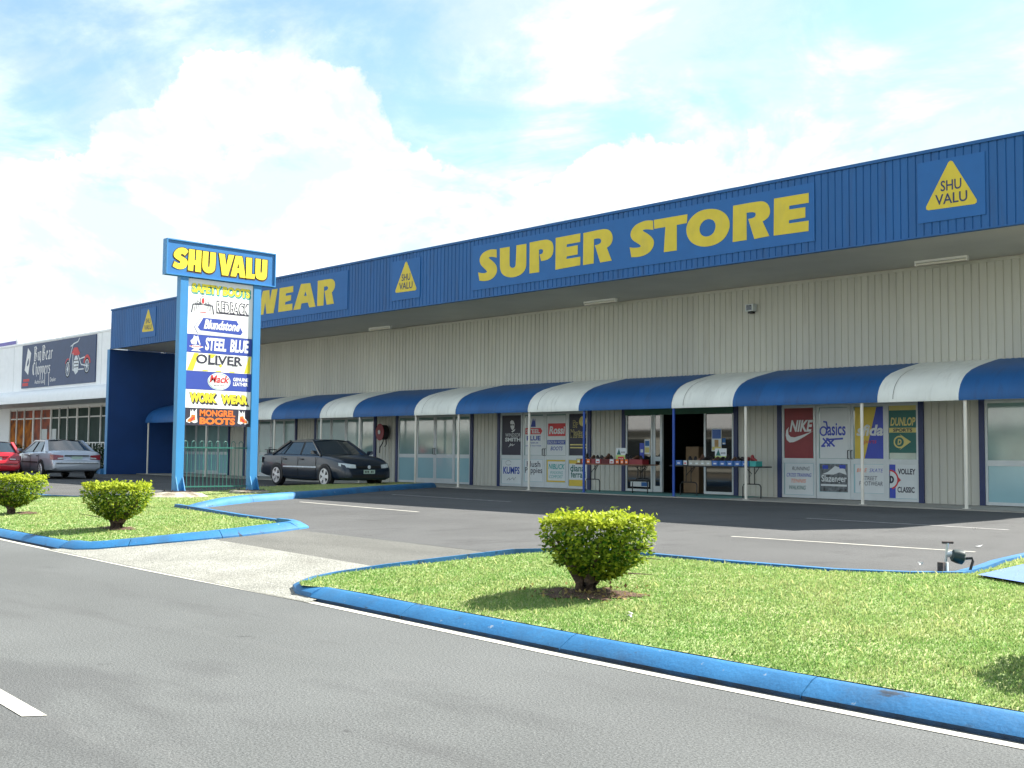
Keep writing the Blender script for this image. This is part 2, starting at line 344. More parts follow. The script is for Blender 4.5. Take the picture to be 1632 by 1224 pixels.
SUPER_LETTERS = [[[(-26.337,7.735),(-26.46,7.755),(-26.527,7.764),(-26.579,7.768),(-26.629,7.769),(-26.679,7.768),(-26.728,7.764),(-26.777,7.757),(-26.827,7.749),(-26.876,7.737),(-26.922,7.724),(-26.965,7.707),(-27.004,7.687),(-27.039,7.665),(-27.069,7.642),(-27.094,7.616),(-27.115,7.589),(-27.13,7.561),(-27.14,7.532),(-27.145,7.503),(-27.145,7.474),(-27.14,7.445),(-27.132,7.416),(-27.119,7.388),(-27.104,7.361),(-27.084,7.335),(-27.061,7.308),(-27.034,7.282),(-26.996,7.249),(-26.92,7.19),(-26.857,7.145),(-26.827,7.123),(-26.81,7.107),(-26.796,7.09),(-26.781,7.063),(-26.808,7.049),(-26.827,7.043),(-26.847,7.039),(-26.87,7.037),(-26.898,7.036),(-26.927,7.037),(-26.958,7.039),(-26.99,7.043),(-27.023,7.048),(-27.056,7.054),(-27.09,7.061),(-27.132,7.071),(-27.208,7.092),(-27.145,6.816),(-27.052,6.796),(-26.998,6.787),(-26.952,6.781),(-26.905,6.777),(-26.855,6.775),(-26.807,6.775),(-26.76,6.776),(-26.715,6.778),(-26.671,6.783),(-26.628,6.79),(-26.586,6.8),(-26.545,6.813),(-26.505,6.829),(-26.468,6.848),(-26.434,6.869),(-26.403,6.893),(-26.375,6.92),(-26.353,6.947),(-26.335,6.975),(-26.321,7.003),(-26.313,7.032),(-26.309,7.062),(-26.308,7.091),(-26.311,7.121),(-26.318,7.152),(-26.33,7.182),(-26.345,7.212),(-26.365,7.241),(-26.39,7.27),(-26.417,7.298),(-26.447,7.326),(-26.481,7.353),(-26.535,7.393),(-26.599,7.436),(-26.641,7.461),(-26.663,7.476),(-26.679,7.489),(-26.692,7.501),(-26.705,7.519),(-26.668,7.528),(-26.643,7.531),(-26.618,7.531),(-26.59,7.528),(-26.557,7.524),(-26.521,7.518),(-26.462,7.506),(-26.324,7.474)]],[[(-26.186,7.755),(-25.729,7.748),(-25.73,7.339),(-25.728,7.223),(-25.725,7.175),(-25.722,7.156),(-25.716,7.139),(-25.708,7.123),(-25.697,7.109),(-25.684,7.097),(-25.67,7.086),(-25.655,7.077),(-25.638,7.07),(-25.62,7.064),(-25.602,7.06),(-25.584,7.058),(-25.565,7.058),(-25.546,7.059),(-25.529,7.063),(-25.512,7.068),(-25.498,7.076),(-25.484,7.085),(-25.473,7.097),(-25.464,7.11),(-25.458,7.126),(-25.454,7.144),(-25.45,7.194),(-25.442,7.316),(-25.423,7.753),(-24.976,7.748),(-24.973,7.274),(-24.975,7.134),(-24.977,7.073),(-24.981,7.045),(-24.988,7.016),(-24.999,6.989),(-25.014,6.961),(-25.032,6.934),(-25.054,6.909),(-25.081,6.885),(-25.113,6.862),(-25.148,6.84),(-25.187,6.821),(-25.228,6.805),(-25.272,6.792),(-25.318,6.781),(-25.366,6.772),(-25.416,6.765),(-25.467,6.76),(-25.519,6.758),(-25.571,6.758),(-25.624,6.761),(-25.676,6.766),(-25.729,6.774),(-25.78,6.784),(-25.827,6.796),(-25.873,6.811),(-25.916,6.828),(-25.955,6.847),(-25.992,6.867),(-26.025,6.89),(-26.055,6.914),(-26.082,6.939),(-26.105,6.967),(-26.124,6.997),(-26.14,7.028),(-26.152,7.059),(-26.162,7.09),(-26.169,7.12),(-26.174,7.165),(-26.18,7.335)]],[[(-24.833,7.765),(-24.372,7.77),(-24.229,7.768),(-24.161,7.766),(-24.121,7.762),(-24.083,7.756),(-24.046,7.749),(-24.01,7.739),(-23.975,7.727),(-23.944,7.713),(-23.915,7.696),(-23.889,7.677),(-23.867,7.655),(-23.847,7.63),(-23.831,7.602),(-23.817,7.572),(-23.807,7.539),(-23.8,7.505),(-23.797,7.471),(-23.796,7.436),(-23.799,7.401),(-23.804,7.368),(-23.813,7.335),(-23.824,7.304),(-23.838,7.274),(-23.856,7.247),(-23.878,7.223),(-23.904,7.202),(-23.933,7.184),(-23.965,7.169),(-23.999,7.156),(-24.036,7.145),(-24.075,7.137),(-24.116,7.131),(-24.16,7.127),(-24.217,7.126),(-24.325,7.127),(-24.395,7.341),(-24.35,7.341),(-24.327,7.342),(-24.309,7.346),(-24.293,7.352),(-24.278,7.359),(-24.266,7.368),(-24.256,7.38),(-24.249,7.393),(-24.244,7.408),(-24.242,7.422),(-24.243,7.436),(-24.249,7.451),(-24.265,7.477),(-24.306,7.49),(-24.329,7.495),(-24.349,7.497),(-24.376,7.495),(-24.425,7.488),(-24.401,6.793),(-24.833,6.797)]],[[(-23.709,7.761),(-22.689,7.765),(-22.694,7.508),(-23.244,7.504),(-23.251,7.421),(-22.79,7.427),(-22.795,7.148),(-23.241,7.14),(-23.255,7.064),(-22.683,7.068),(-22.688,6.812),(-23.715,6.788)]],[[(-22.57,7.754),(-22.02,7.768),(-21.851,7.768),(-21.772,7.765),(-21.728,7.761),(-21.685,7.753),(-21.645,7.742),(-21.607,7.729),(-21.571,7.713),(-21.54,7.693),(-21.512,7.67),(-21.487,7.643),(-21.467,7.614),(-21.45,7.584),(-21.437,7.553),(-21.427,7.522),(-21.42,7.491),(-21.418,7.461),(-21.419,7.431),(-21.424,7.401),(-21.432,7.372),(-21.444,7.345),(-21.46,7.32),(-21.478,7.297),(-21.5,7.276),(-21.523,7.258),(-21.548,7.243),(-21.58,7.227),(-21.639,7.205),(-21.453,6.805),(-21.898,6.8),(-22.108,7.332),(-22.036,7.335),(-21.999,7.338),(-21.972,7.342),(-21.947,7.347),(-21.925,7.354),(-21.906,7.362),(-21.89,7.373),(-21.878,7.385),(-21.869,7.4),(-21.864,7.415),(-21.862,7.43),(-21.867,7.45),(-21.881,7.487),(-21.928,7.507),(-21.96,7.516),(-21.993,7.521),(-22.043,7.523),(-22.145,7.522),(-22.151,6.805),(-22.577,6.799)]]]
STORE_LETTERS = [[[(-19.928,7.752),(-20.052,7.776),(-20.121,7.785),(-20.177,7.787),(-20.233,7.785),(-20.288,7.779),(-20.343,7.771),(-20.396,7.761),(-20.448,7.749),(-20.499,7.735),(-20.545,7.717),(-20.588,7.696),(-20.626,7.671),(-20.66,7.642),(-20.688,7.613),(-20.711,7.584),(-20.728,7.555),(-20.739,7.525),(-20.746,7.496),(-20.749,7.468),(-20.747,7.44),(-20.741,7.413),(-20.731,7.386),(-20.717,7.36),(-20.698,7.335),(-20.675,7.309),(-20.648,7.285),(-20.617,7.261),(-20.582,7.238),(-20.522,7.204),(-20.458,7.165),(-20.421,7.14),(-20.401,7.126),(-20.387,7.113),(-20.377,7.1),(-20.37,7.079),(-20.408,7.068),(-20.434,7.064),(-20.462,7.062),(-20.496,7.062),(-20.536,7.063),(-20.577,7.067),(-20.619,7.072),(-20.674,7.082),(-20.777,7.102),(-20.716,6.816),(-20.584,6.8),(-20.511,6.794),(-20.454,6.793),(-20.397,6.794),(-20.341,6.798),(-20.286,6.804),(-20.234,6.814),(-20.182,6.827),(-20.132,6.843),(-20.088,6.861),(-20.048,6.882),(-20.013,6.906),(-19.983,6.933),(-19.958,6.961),(-19.937,6.991),(-19.919,7.022),(-19.906,7.055),(-19.898,7.088),(-19.895,7.12),(-19.897,7.151),(-19.903,7.183),(-19.916,7.213),(-19.935,7.244),(-19.96,7.274),(-19.991,7.305),(-20.023,7.334),(-20.058,7.361),(-20.095,7.388),(-20.154,7.426),(-20.217,7.465),(-20.291,7.506),(-20.282,7.54),(-20.219,7.541),(-20.176,7.539),(-20.13,7.532),(-20.06,7.519),(-19.918,7.49)]],[[(-19.897,7.765),(-18.73,7.756),(-18.751,7.516),(-19.095,7.513),(-19.094,6.809),(-19.547,6.814),(-19.492,7.511),(-19.883,7.513)]],[[(-18.09,7.795),(-18.039,7.792),(-17.989,7.788),(-17.939,7.782),(-17.889,7.775),(-17.839,7.764),(-17.789,7.75),(-17.74,7.734),(-17.69,7.714),(-17.643,7.691),(-17.599,7.666),(-17.557,7.638),(-17.518,7.608),(-17.483,7.576),(-17.452,7.543),(-17.425,7.508),(-17.403,7.472),(-17.385,7.436),(-17.37,7.399),(-17.36,7.362),(-17.353,7.324),(-17.35,7.286),(-17.352,7.247),(-17.357,7.208),(-17.367,7.169),(-17.382,7.129),(-17.402,7.089),(-17.426,7.048),(-17.455,7.007),(-17.487,6.97),(-17.522,6.938),(-17.559,6.91),(-17.598,6.887),(-17.64,6.865),(-17.684,6.847),(-17.731,6.83),(-17.781,6.816),(-17.833,6.804),(-17.888,6.796),(-17.945,6.79),(-18.005,6.787),(-18.064,6.787),(-18.122,6.79),(-18.179,6.796),(-18.235,6.806),(-18.289,6.818),(-18.343,6.834),(-18.395,6.852),(-18.446,6.874),(-18.494,6.898),(-18.537,6.924),(-18.577,6.953),(-18.614,6.985),(-18.646,7.018),(-18.674,7.052),(-18.699,7.087),(-18.72,7.123),(-18.737,7.162),(-18.751,7.201),(-18.762,7.243),(-18.769,7.286),(-18.771,7.329),(-18.769,7.37),(-18.761,7.412),(-18.749,7.452),(-18.732,7.491),(-18.71,7.528),(-18.683,7.563),(-18.652,7.597),(-18.617,7.628),(-18.579,7.659),(-18.536,7.687),(-18.49,7.714),(-18.442,7.737),(-18.394,7.756),(-18.344,7.77),(-18.293,7.781),(-18.242,7.789),(-18.191,7.794),(-18.14,7.796)],[(-18.032,7.52),(-18.006,7.516),(-17.978,7.509),(-17.949,7.499),(-17.919,7.487),(-17.893,7.471),(-17.869,7.452),(-17.849,7.429),(-17.832,7.404),(-17.819,7.378),(-17.81,7.353),(-17.805,7.328),(-17.804,7.303),(-17.807,7.277),(-17.813,7.249),(-17.822,7.219),(-17.835,7.188),(-17.851,7.16),(-17.87,7.136),(-17.892,7.115),(-17.917,7.098),(-17.945,7.083),(-17.975,7.072),(-18.008,7.064),(-18.043,7.059),(-18.077,7.057),(-18.111,7.06),(-18.144,7.066),(-18.176,7.076),(-18.206,7.089),(-18.232,7.104),(-18.255,7.123),(-18.276,7.144),(-18.293,7.167),(-18.307,7.192),(-18.317,7.218),(-18.324,7.247),(-18.327,7.275),(-18.326,7.303),(-18.321,7.332),(-18.312,7.36),(-18.299,7.386),(-18.283,7.411),(-18.264,7.434),(-18.242,7.456),(-18.218,7.475),(-18.193,7.49),(-18.166,7.502),(-18.138,7.51),(-18.11,7.516),(-18.083,7.52),(-18.057,7.521)]],[[(-17.244,7.759),(-16.685,7.758),(-16.513,7.754),(-16.432,7.751),(-16.386,7.746),(-16.343,7.737),(-16.304,7.725),(-16.268,7.709),(-16.236,7.69),(-16.207,7.668),(-16.183,7.643),(-16.163,7.616),(-16.146,7.585),(-16.133,7.555),(-16.123,7.523),(-16.117,7.492),(-16.113,7.459),(-16.113,7.429),(-16.117,7.399),(-16.125,7.372),(-16.136,7.346),(-16.15,7.322),(-16.167,7.302),(-16.187,7.284),(-16.21,7.269),(-16.233,7.256),(-16.256,7.245),(-16.285,7.233),(-16.337,7.215),(-16.137,6.813),(-16.588,6.793),(-16.775,7.342),(-16.707,7.343),(-16.671,7.345),(-16.646,7.348),(-16.623,7.353),(-16.602,7.359),(-16.585,7.366),(-16.571,7.375),(-16.56,7.386),(-16.552,7.399),(-16.548,7.411),(-16.546,7.424),(-16.549,7.441),(-16.56,7.472),(-16.602,7.49),(-16.632,7.499),(-16.665,7.504),(-16.717,7.508),(-16.823,7.511),(-16.822,6.801),(-17.259,6.8)]],[[(-15.993,7.751),(-14.991,7.739),(-14.993,7.492),(-15.548,7.5),(-15.548,7.406),(-15.087,7.398),(-15.093,7.137),(-15.557,7.135),(-15.558,7.054),(-14.996,7.046),(-15.005,6.785),(-16.009,6.802)]]]
WEAR_LETTERS = [[[(-41.078,7.76),(-40.598,7.764),(-40.542,7.339),(-40.385,7.769),(-39.892,7.764),(-39.836,7.326),(-39.697,7.76),(-39.269,7.752),(-39.536,6.786),(-40.075,6.805),(-40.185,7.282),(-40.309,6.792),(-40.842,6.792)]],[[(-39.119,7.757),(-38.125,7.752),(-38.129,7.507),(-38.648,7.501),(-38.667,7.404),(-38.266,7.408),(-38.271,7.195),(-38.679,7.158),(-38.697,7.054),(-38.164,7.051),(-38.163,6.794),(-39.197,6.795)]],[[(-37.58,7.77),(-36.937,7.745),(-36.545,6.787),(-36.974,6.793),(-37.079,6.997),(-37.521,6.998),(-37.586,6.781),(-38.088,6.787)],[(-37.267,7.453),(-37.154,7.273),(-37.346,7.272)]],[[(-36.422,7.775),(-35.858,7.77),(-35.685,7.766),(-35.604,7.763),(-35.558,7.759),(-35.515,7.752),(-35.475,7.742),(-35.436,7.729),(-35.4,7.712),(-35.369,7.692),(-35.342,7.67),(-35.318,7.644),(-35.299,7.616),(-35.285,7.587),(-35.275,7.557),(-35.269,7.525),(-35.268,7.493),(-35.272,7.461),(-35.28,7.43),(-35.292,7.399),(-35.309,7.369),(-35.33,7.34),(-35.356,7.314),(-35.395,7.283),(-35.472,7.231),(-35.317,6.796),(-35.802,6.792),(-35.952,7.337),(-35.878,7.343),(-35.84,7.348),(-35.813,7.354),(-35.788,7.362),(-35.766,7.371),(-35.749,7.383),(-35.737,7.397),(-35.729,7.416),(-35.723,7.455),(-35.806,7.504),(-35.99,7.506),(-36.006,6.787),(-36.441,6.797)]]]
SHU_LETTERS = [[[(14.52,6.554),(14.494,6.587),(14.478,6.604),(14.462,6.615),(14.444,6.623),(14.423,6.63),(14.402,6.635),(14.381,6.637),(14.359,6.638),(14.337,6.636),(14.314,6.633),(14.292,6.627),(14.269,6.62),(14.247,6.611),(14.226,6.6),(14.205,6.586),(14.185,6.569),(14.166,6.55),(14.149,6.531),(14.134,6.512),(14.123,6.492),(14.113,6.473),(14.107,6.454),(14.103,6.436),(14.102,6.419),(14.103,6.403),(14.107,6.387),(14.114,6.373),(14.123,6.36),(14.135,6.347),(14.149,6.336),(14.165,6.325),(14.188,6.313),(14.233,6.292),(14.267,6.276),(14.283,6.267),(14.291,6.26),(14.297,6.251),(14.301,6.236),(14.276,6.201),(14.242,6.204),(14.221,6.208),(14.203,6.213),(14.176,6.222),(14.125,6.242),(14.08,6.106),(14.131,6.081),(14.16,6.069),(14.185,6.061),(14.212,6.055),(14.239,6.05),(14.267,6.048),(14.294,6.049),(14.321,6.053),(14.349,6.059),(14.374,6.068),(14.398,6.078),(14.419,6.09),(14.439,6.104),(14.456,6.12),(14.472,6.137),(14.484,6.156),(14.495,6.176),(14.503,6.195),(14.509,6.215),(14.512,6.234),(14.513,6.253),(14.511,6.271),(14.506,6.288),(14.499,6.304),(14.488,6.319),(14.476,6.332),(14.461,6.345),(14.445,6.356),(14.428,6.365),(14.409,6.374),(14.39,6.382),(14.37,6.389),(14.35,6.396),(14.333,6.403),(14.32,6.409),(14.309,6.417),(14.295,6.431),(14.318,6.462),(14.346,6.466),(14.362,6.465),(14.374,6.46),(14.39,6.451),(14.419,6.428)]],[[(14.539,6.622),(14.717,6.627),(14.705,6.348),(14.746,6.346),(14.754,6.622),(14.912,6.628),(14.903,6.037),(14.735,6.039),(14.738,6.215),(14.681,6.217),(14.673,6.047),(14.521,6.048)]],[[(14.949,6.62),(15.119,6.627),(15.112,6.331),(15.112,6.253),(15.114,6.223),(15.121,6.211),(15.141,6.207),(15.153,6.219),(15.158,6.249),(15.164,6.328),(15.171,6.624),(15.338,6.627),(15.334,6.322),(15.329,6.23),(15.324,6.188),(15.319,6.166),(15.31,6.145),(15.298,6.126),(15.284,6.108),(15.266,6.092),(15.247,6.077),(15.226,6.065),(15.204,6.056),(15.181,6.048),(15.157,6.044),(15.133,6.042),(15.107,6.043),(15.081,6.047),(15.057,6.054),(15.035,6.063),(15.014,6.075),(14.996,6.089),(14.98,6.105),(14.967,6.122),(14.957,6.141),(14.95,6.162),(14.945,6.204),(14.942,6.299)]],[[(15.433,6.626),(15.608,6.624),(15.664,6.3),(15.73,6.626),(15.901,6.629),(15.725,6.038),(15.54,6.035)]],[[(15.944,6.624),(16.15,6.628),(16.275,6.039),(16.09,6.038),(16.072,6.156),(16.007,6.152),(15.971,6.043),(15.8,6.037)],[(16.036,6.423),(16.068,6.287),(15.997,6.286)]],[[(16.281,6.619),(16.461,6.622),(16.457,6.172),(16.568,6.175),(16.556,6.046),(16.286,6.035)]],[[(16.578,6.627),(16.744,6.629),(16.735,6.347),(16.736,6.273),(16.74,6.244),(16.751,6.232),(16.763,6.238),(16.769,6.242),(16.774,6.247),(16.778,6.252),(16.782,6.259),(16.785,6.287),(16.789,6.358),(16.794,6.625),(16.957,6.626),(16.954,6.292),(16.947,6.191),(16.939,6.146),(16.93,6.122),(16.917,6.102),(16.901,6.084),(16.882,6.069),(16.86,6.056),(16.837,6.047),(16.812,6.041),(16.785,6.038),(16.757,6.038),(16.73,6.041),(16.704,6.045),(16.678,6.052),(16.653,6.06),(16.631,6.071),(16.614,6.086),(16.6,6.104),(16.59,6.125),(16.583,6.17),(16.576,6.274)]]]
# ------------------------------------------------------------------ ground, road, lawns, kerbs
_DX = [-60, -19.4, -16.6, -13.3, -12.2, -10.06, -9.46, -7.4, -5.8, -4.6, -3.7, -2.46, 0, 10]
_DV = [0, -.007, -.04, -.06, -.043, .0, .0, -.04, -.07, -.062, -.044, .0, .02, .02]
def YL(x): return 5.905-.0509*x+float(np.interp(x, _DX, _DV))
def dY(x, y): return y-YL(x)            # distance in from the white edge line of the road
def lerp(t, xs, ys): return float(np.interp(t, xs, ys))
def z_drive(x, y): return lerp(dY(x, y), [0, 1.7, 3.2], [-.28, -.1, 0])
ZR = ([.3, 1.7, 3.2, 4.6], [-.165, -.07, .02, .06])
def z_right(x, y): return lerp(dY(x, y), *ZR)
def z_left(x, y):      # falls away towards the pylon footing, rises again onto the parking island
    d = dY(x, y); f = min(1, max(0, (x+24)/7)); g = min(1, max(0, (y-15.2)/3))
    return lerp(d, [.3, 1.7, 3.2, 4.6], [-.165, -.075, -.02+.05*f, .0+.065*f])+.13*g
def flat(name, pts, z, m, kind='structure', thick=0):
    mb = MB().mat(m)
    p3 = [Vector((x, y, z(x, y) if callable(z) else z)) for x, y in pts]
    tris = geometry.tessellate_polygon([p3])
    area = sum(p3[i].x*p3[(i+1) % len(p3)].y-p3[(i+1) % len(p3)].x*p3[i].y for i in range(len(p3)))
    fs = []
    for t in tris:
        a, b, c = (p3[i] for i in t)
        fs.append(t if (b-a).cross(c-a).z > 0 else (t[0], t[2], t[1]))
    mb.add(p3, fs)
    o = mb.build(name); o['kind'] = kind; return o
def meshed(name, pts, z, m, step=.3, rough=.003):
    from mathutils.geometry import delaunay_2d_cdt
    P = np.array(pts); lo, hi = P.min(0), P.max(0)
    gx, gy = np.meshgrid(np.arange(lo[0], hi[0], step), np.arange(lo[1], hi[1], step)); g = np.c_[gx.ravel(), gy.ravel()]
    g += RNG.uniform(-.2, .2, g.shape)*step; g = g[inside(g, P)]
    co = [Vector(p) for p in pts]+[Vector(p) for p in g]; n = len(pts)
    v, e, f, *_ = delaunay_2d_cdt(co, [(i, (i+1) % n) for i in range(n)], [], 1, 1e-5)
    mb = MB().mat(m); mb.add([(p.x, p.y, z(p.x, p.y)+random.uniform(-rough, rough)) for p in v], [tuple(t) for t in f])
    o = mb.build(name, smooth=60)
    return structure(o)
def inside(pts, poly):
    x, y = pts[:, 0], pts[:, 1]; r = np.zeros(len(pts), bool); n = len(poly)
    for i in range(n):
        x0, y0 = poly[i]; x1, y1 = poly[(i+1) % n]
        c = ((y0 > y) != (y1 > y)); xx = (x1-x0)*(y-y0)/(y1-y0 if y1 != y0 else 1e-9)+x0
        r ^= c & (x < xx)
    return r
def onroad(x, d): return (x, YL(x)+d)
_LX = [-150, -60, -25]+[-20+.6*k for k in range(40)]+[10, 60]
flat('ground', [(-1500, -600), (1500, -600), (1500, 1500), (-1500, 1500)], -.40, 'earth')
flat('road', [onroad(-160, -15), onroad(90, -15), onroad(90, .2), onroad(-160, .2)], -.28, 'road')
flat('road_edge_line', [onroad(x, .0) for x in _LX]+[onroad(x, .09) for x in _LX[::-1]], -.276, 'line')
flat('road_centre_line', [onroad(-9.7, -3.70), onroad(-6.55, -3.70), onroad(-6.48, -3.58), onroad(-9.7, -3.58)], -.276, 'line')
flat('driveway', [(-17.1, 6.78), (-9.6, 6.40), (-9.9, 7.2), (-10.25, 8.0), (-15.35, 8.47), (-15.8, 7.8), (-16.3, 7.2)], lambda x, y: z_drive(x, y)+.006, 'agg')
flat('driveway_patch', [(-15.35, 8.47), (-10.2, 8.0), (-9.9, 9.55), (-14.65, 9.81), (-15.35, 10.0)], lambda x, y: z_drive(x, y)+.001, 'patch')
flat('parking_lot', [(-22.2, 12.2), (-24.0, 14.4), (-25.85, 17.5), (-28.65, 21.7), (-31.0, 26.05), (-7.2, 26.05), (-7.0, 24.5), (-6.5, 20), (-5.8, 14.8), (-5.5, 12.9), (-5.3, 12),
     (-5.2, 11.3), (-5.55, 10.8), (-6.2, 10.5), (-7.37, 10.38), (-8.44, 10.4), (-9.2, 10.36), (-9.6, 10.15), (-9.9, 9.55), (-14.65, 9.81), (-15.35, 10.0), (-15.6, 10.4), (-16.2, 10.4), (-18.4, 10.75), (-20.8, 11.3), (-22.5, 11.6)], 0, 'lot')
flat('parking_lot', [(-140, 17.4), (-60, 13.16), (-30, 11.65), (-28.9, 12.1), (-29.2, 13.2), (-29.3, 14.2), (-29.8, 17), (-31.7, 21), (-33.1, 26.05), (-140, 26.05)], 0, 'lot')
flat('parking_lot', [(-3.2, 15), (40, 15), (40, 40), (-5.5, 40), (-6.0, 26.05), (-4, 24)], -.004, 'lot')
def bayline(x0, y0, x1, y1, m='line', w=.085):
    d = Vector((x1-x0, y1-y0)).normalized(); nx, ny = -d.y*w/2, d.x*w/2
    flat('bay_line', [(x0+nx, y0+ny), (x0-nx, y0-ny), (x1-nx, y1-ny), (x1+nx, y1+ny)], .004, m)
bayline(-23.48, 15.36, -18.28, 14.83)
bayline(-26.33, 20.37, -20.79, 19.87, 'linefaint')
bayline(-10.17, 14.34, -6.55, 14.62)
bayline(-12.25, 19.79, -8.2, 19.62, 'linefaint')
bayline(-48.2, 21.4, -43.4, 20.6, 'linefaint')
bayline(-32.5, 15.3, -29.4, 14.9)

LAWN_R = [onroad(x, .362-.15*(x < -9.8)) for x in (-10.08, -9.6, -9, -8.2, -7.4, -6.6, -5.8, -5, -4.2, -3.4, -2.5, -1.5, 0, 8)]+[ (8, 15), (-3.1, 15), (-4, 24.5), (-6.95, 24.5), (-6.4, 20), (-5.65, 14.8), (-5.4, 12.9), (-5.2, 12), (-5.1, 11.25), (-5.5, 10.75), (-6.2, 10.42),
          (-7.37, 10.32), (-8.44, 10.32), (-9.2, 10.3), (-9.65, 10.0), (-9.9, 9.4), (-10.1, 8.7), (-10.3, 7.9), (-10.45, 7.4), (-10.42, 7.02), (-10.3, 6.75)]
LAWN_L = [onroad(x, .362) for x in (-60, -35, -25, -20, -17.0)]+[(-16.6, 7.14), (-16.0, 7.8), (-15.45, 8.55), (-15.42, 9.1), (-15.45, 9.7), (-15.8, 10.15), (-16.3, 10.28), (-18.4, 10.62), (-20.8, 11.15), (-22.6, 11.5),
          (-22.5, 12.4), (-24.3, 14.5), (-26.15, 17.6), (-28.95, 21.8), (-31.25, 25.95), (-33.0, 25.95), (-31.6, 21), (-29.75, 17), (-29.2, 14.2), (-29.1, 13.2), (-28.8, 12.2), (-30, 11.75), (-60, 13.26)]
meshed('lawn', LAWN_R, z_right, 'soil', step=.22)
meshed('lawn', LAWN_L, z_left, 'soil')

def kerb(path, prof, side, m='kerb', name='kerb', joint=2.4, gap=.011, dirty=0):
    """sweeps a kerb profile (inward offset, height over base) along (x, y, base z); open joints every few metres"""
    P = [Vector(p) for p in path]
    # resample by length, keep corners
    segs = [[P[0]]]; acc = 0.0
    for a, b in zip(P[:-1], P[1:]):
        L = (b-a).length; t = 0.0
        while acc+(L-t) > joint:
            t += joint-acc; q = a+(b-a)*(t/L); d = (b-a).normalized()*gap/2
            segs[-1].append(q-d); segs.append([q+d]); acc = 0.0
        acc += L-t; segs[-1].append(b)
    mb = MB().mat(m)
    for sg in segs:
        sg = [p for i, p in enumerate(sg) if i == 0 or (p-sg[i-1]).length > .02]
        if len(sg) < 2: continue
        rings = []
        for i, p in enumerate(sg):
            d1 = (sg[i]-sg[i-1]) if i else (sg[1]-sg[0]); d2 = (sg[i+1]-sg[i]) if i < len(sg)-1 else d1
            n1 = Vector((-d1.y, d1.x)).normalized(); n2 = Vector((-d2.y, d2.x)).normalized()
            n = (n1+n2).normalized(); n *= side/max(.5, n.dot(n1))
            rings.append([(p.x+n.x*o, p.y+n.y*o, p.z+h) for o, h in prof])
        k = len(prof); fs = []
        for i in range(len(rings)-1):
            for j in range(k-1): fs.append((i*k+j, i*k+j+1, (i+1)*k+j+1, (i+1)*k+j))
        fs.append(tuple(range(k))); fs.append(tuple((len(rings)-1)*k+j for j in reversed(range(k))))
        mb.mat(m); b0 = len(mb.m); mb.add([q for r_ in rings for q in r_], fs)
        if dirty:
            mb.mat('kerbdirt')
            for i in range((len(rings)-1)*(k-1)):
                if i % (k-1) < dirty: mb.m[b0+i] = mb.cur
    return structure(mb.build(name, smooth=35))
ROADK = [(0, -.03), (0, .028), (.018, .042), (.13, .108), (.17, .118), (.19, .118), (.2, -.1)]
DRIVEK = [(0, -.05), (.015, .025), (.05, .05), (.15, .105), (.20, .115), (.27, .115), (.28, -.12)]
LOTK = [(0, -.05), (.01, .055), (.03, .07), (.14, .072), (.15, -.1)]
DRIVER = [(0, -.05), (.015, .025), (.05, .045), (.13, .07), (.20, .075), (.21, -.12)]
ISLK = [(0, -.05), (.02, .06), (.07, .13), (.12, .155), (.24, .16), (.25, -.1)]
rk = lambda x: (*onroad(x, .145), -.28)
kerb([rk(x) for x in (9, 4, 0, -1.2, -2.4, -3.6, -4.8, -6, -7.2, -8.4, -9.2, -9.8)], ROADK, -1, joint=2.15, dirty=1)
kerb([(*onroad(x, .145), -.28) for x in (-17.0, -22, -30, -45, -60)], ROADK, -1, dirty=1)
zd = lambda x, y: (x, y, z_drive(x, y))
kerb([(-9.80, 6.555, -.238), (-10.15, 6.60, -.238), (-10.48, 6.77, -.228), (-10.66, 7.05, -.205)]+[zd(*p) for p in [(-10.68, 7.4), (-10.52, 7.95), (-10.3, 8.8), (-10.1, 9.6), (-9.8, 10.25), (-9.3, 10.5)]], DRIVER, -1)
kerb([(x, y, 0) for x, y in [(-9.3, 10.5), (-8.44, 10.53), (-7.37, 10.52), (-6.2, 10.64), (-5.6, 10.97), (-5.32, 11.3), (-5.42, 12.0), (-5.62, 12.9), (-5.87, 14.8), (-6.55, 20), (-7.1, 24.6)]], LOTK, -1)
kerb([zd(*p) for p in [(-17.0, 6.9), (-16.5, 6.92), (-16.15, 7.1), (-15.73, 7.64), (-15.25, 8.4), (-15.15, 8.9), (-15.12, 9.5), (-15.2, 9.95), (-15.42, 10.28), (-15.85, 10.46), (-16.3, 10.5)]], DRIVEK, 1, joint=1.35)
kerb([(x, y, 0) for x, y in [(-16.3, 10.5), (-18.4, 10.86), (-20.8, 11.4), (-22.6, 11.78)]], LOTK, 1)
kerb([(-21.9, 11.6, -.15), (-22.4, 12.3, -.07), (-23.2, 13.3, -.01)]+[(x, y, 0) for x, y in [(-24.05, 14.4), (-25.9, 17.45), (-28.7, 21.65), (-31.05, 26.0)]], ISLK, 1, joint=3.6)
kerb([(x, y, 0) for x, y in [(-60, 13.4), (-30, 11.9), (-29.0, 12.2), (-29.25, 13.2), (-29.35, 14.2), (-29.9, 17), (-31.75, 21), (-33.15, 26.0)]], [(0, -.05), (.01, .015), (.03, .025), (.14, .025), (.15, -.1)], -1)
kerb([(-62.5, 27.4, 0), (-57.8, 25.2, 0), (-55.1, 24.3, 0)], [(0, -.05), (.02, .2), (.1, .25), (.5, .25), (.5, -.1)], 1)
flat('path', [(-4.87, 10.92), (-4.35, 10.62), (-2.4, 9.7), (-1.6, 12.6), (-3.4, 13.3), (-5.06, 12.65)], lambda x, y: z_right(x, y)+.035, 'skyblue')

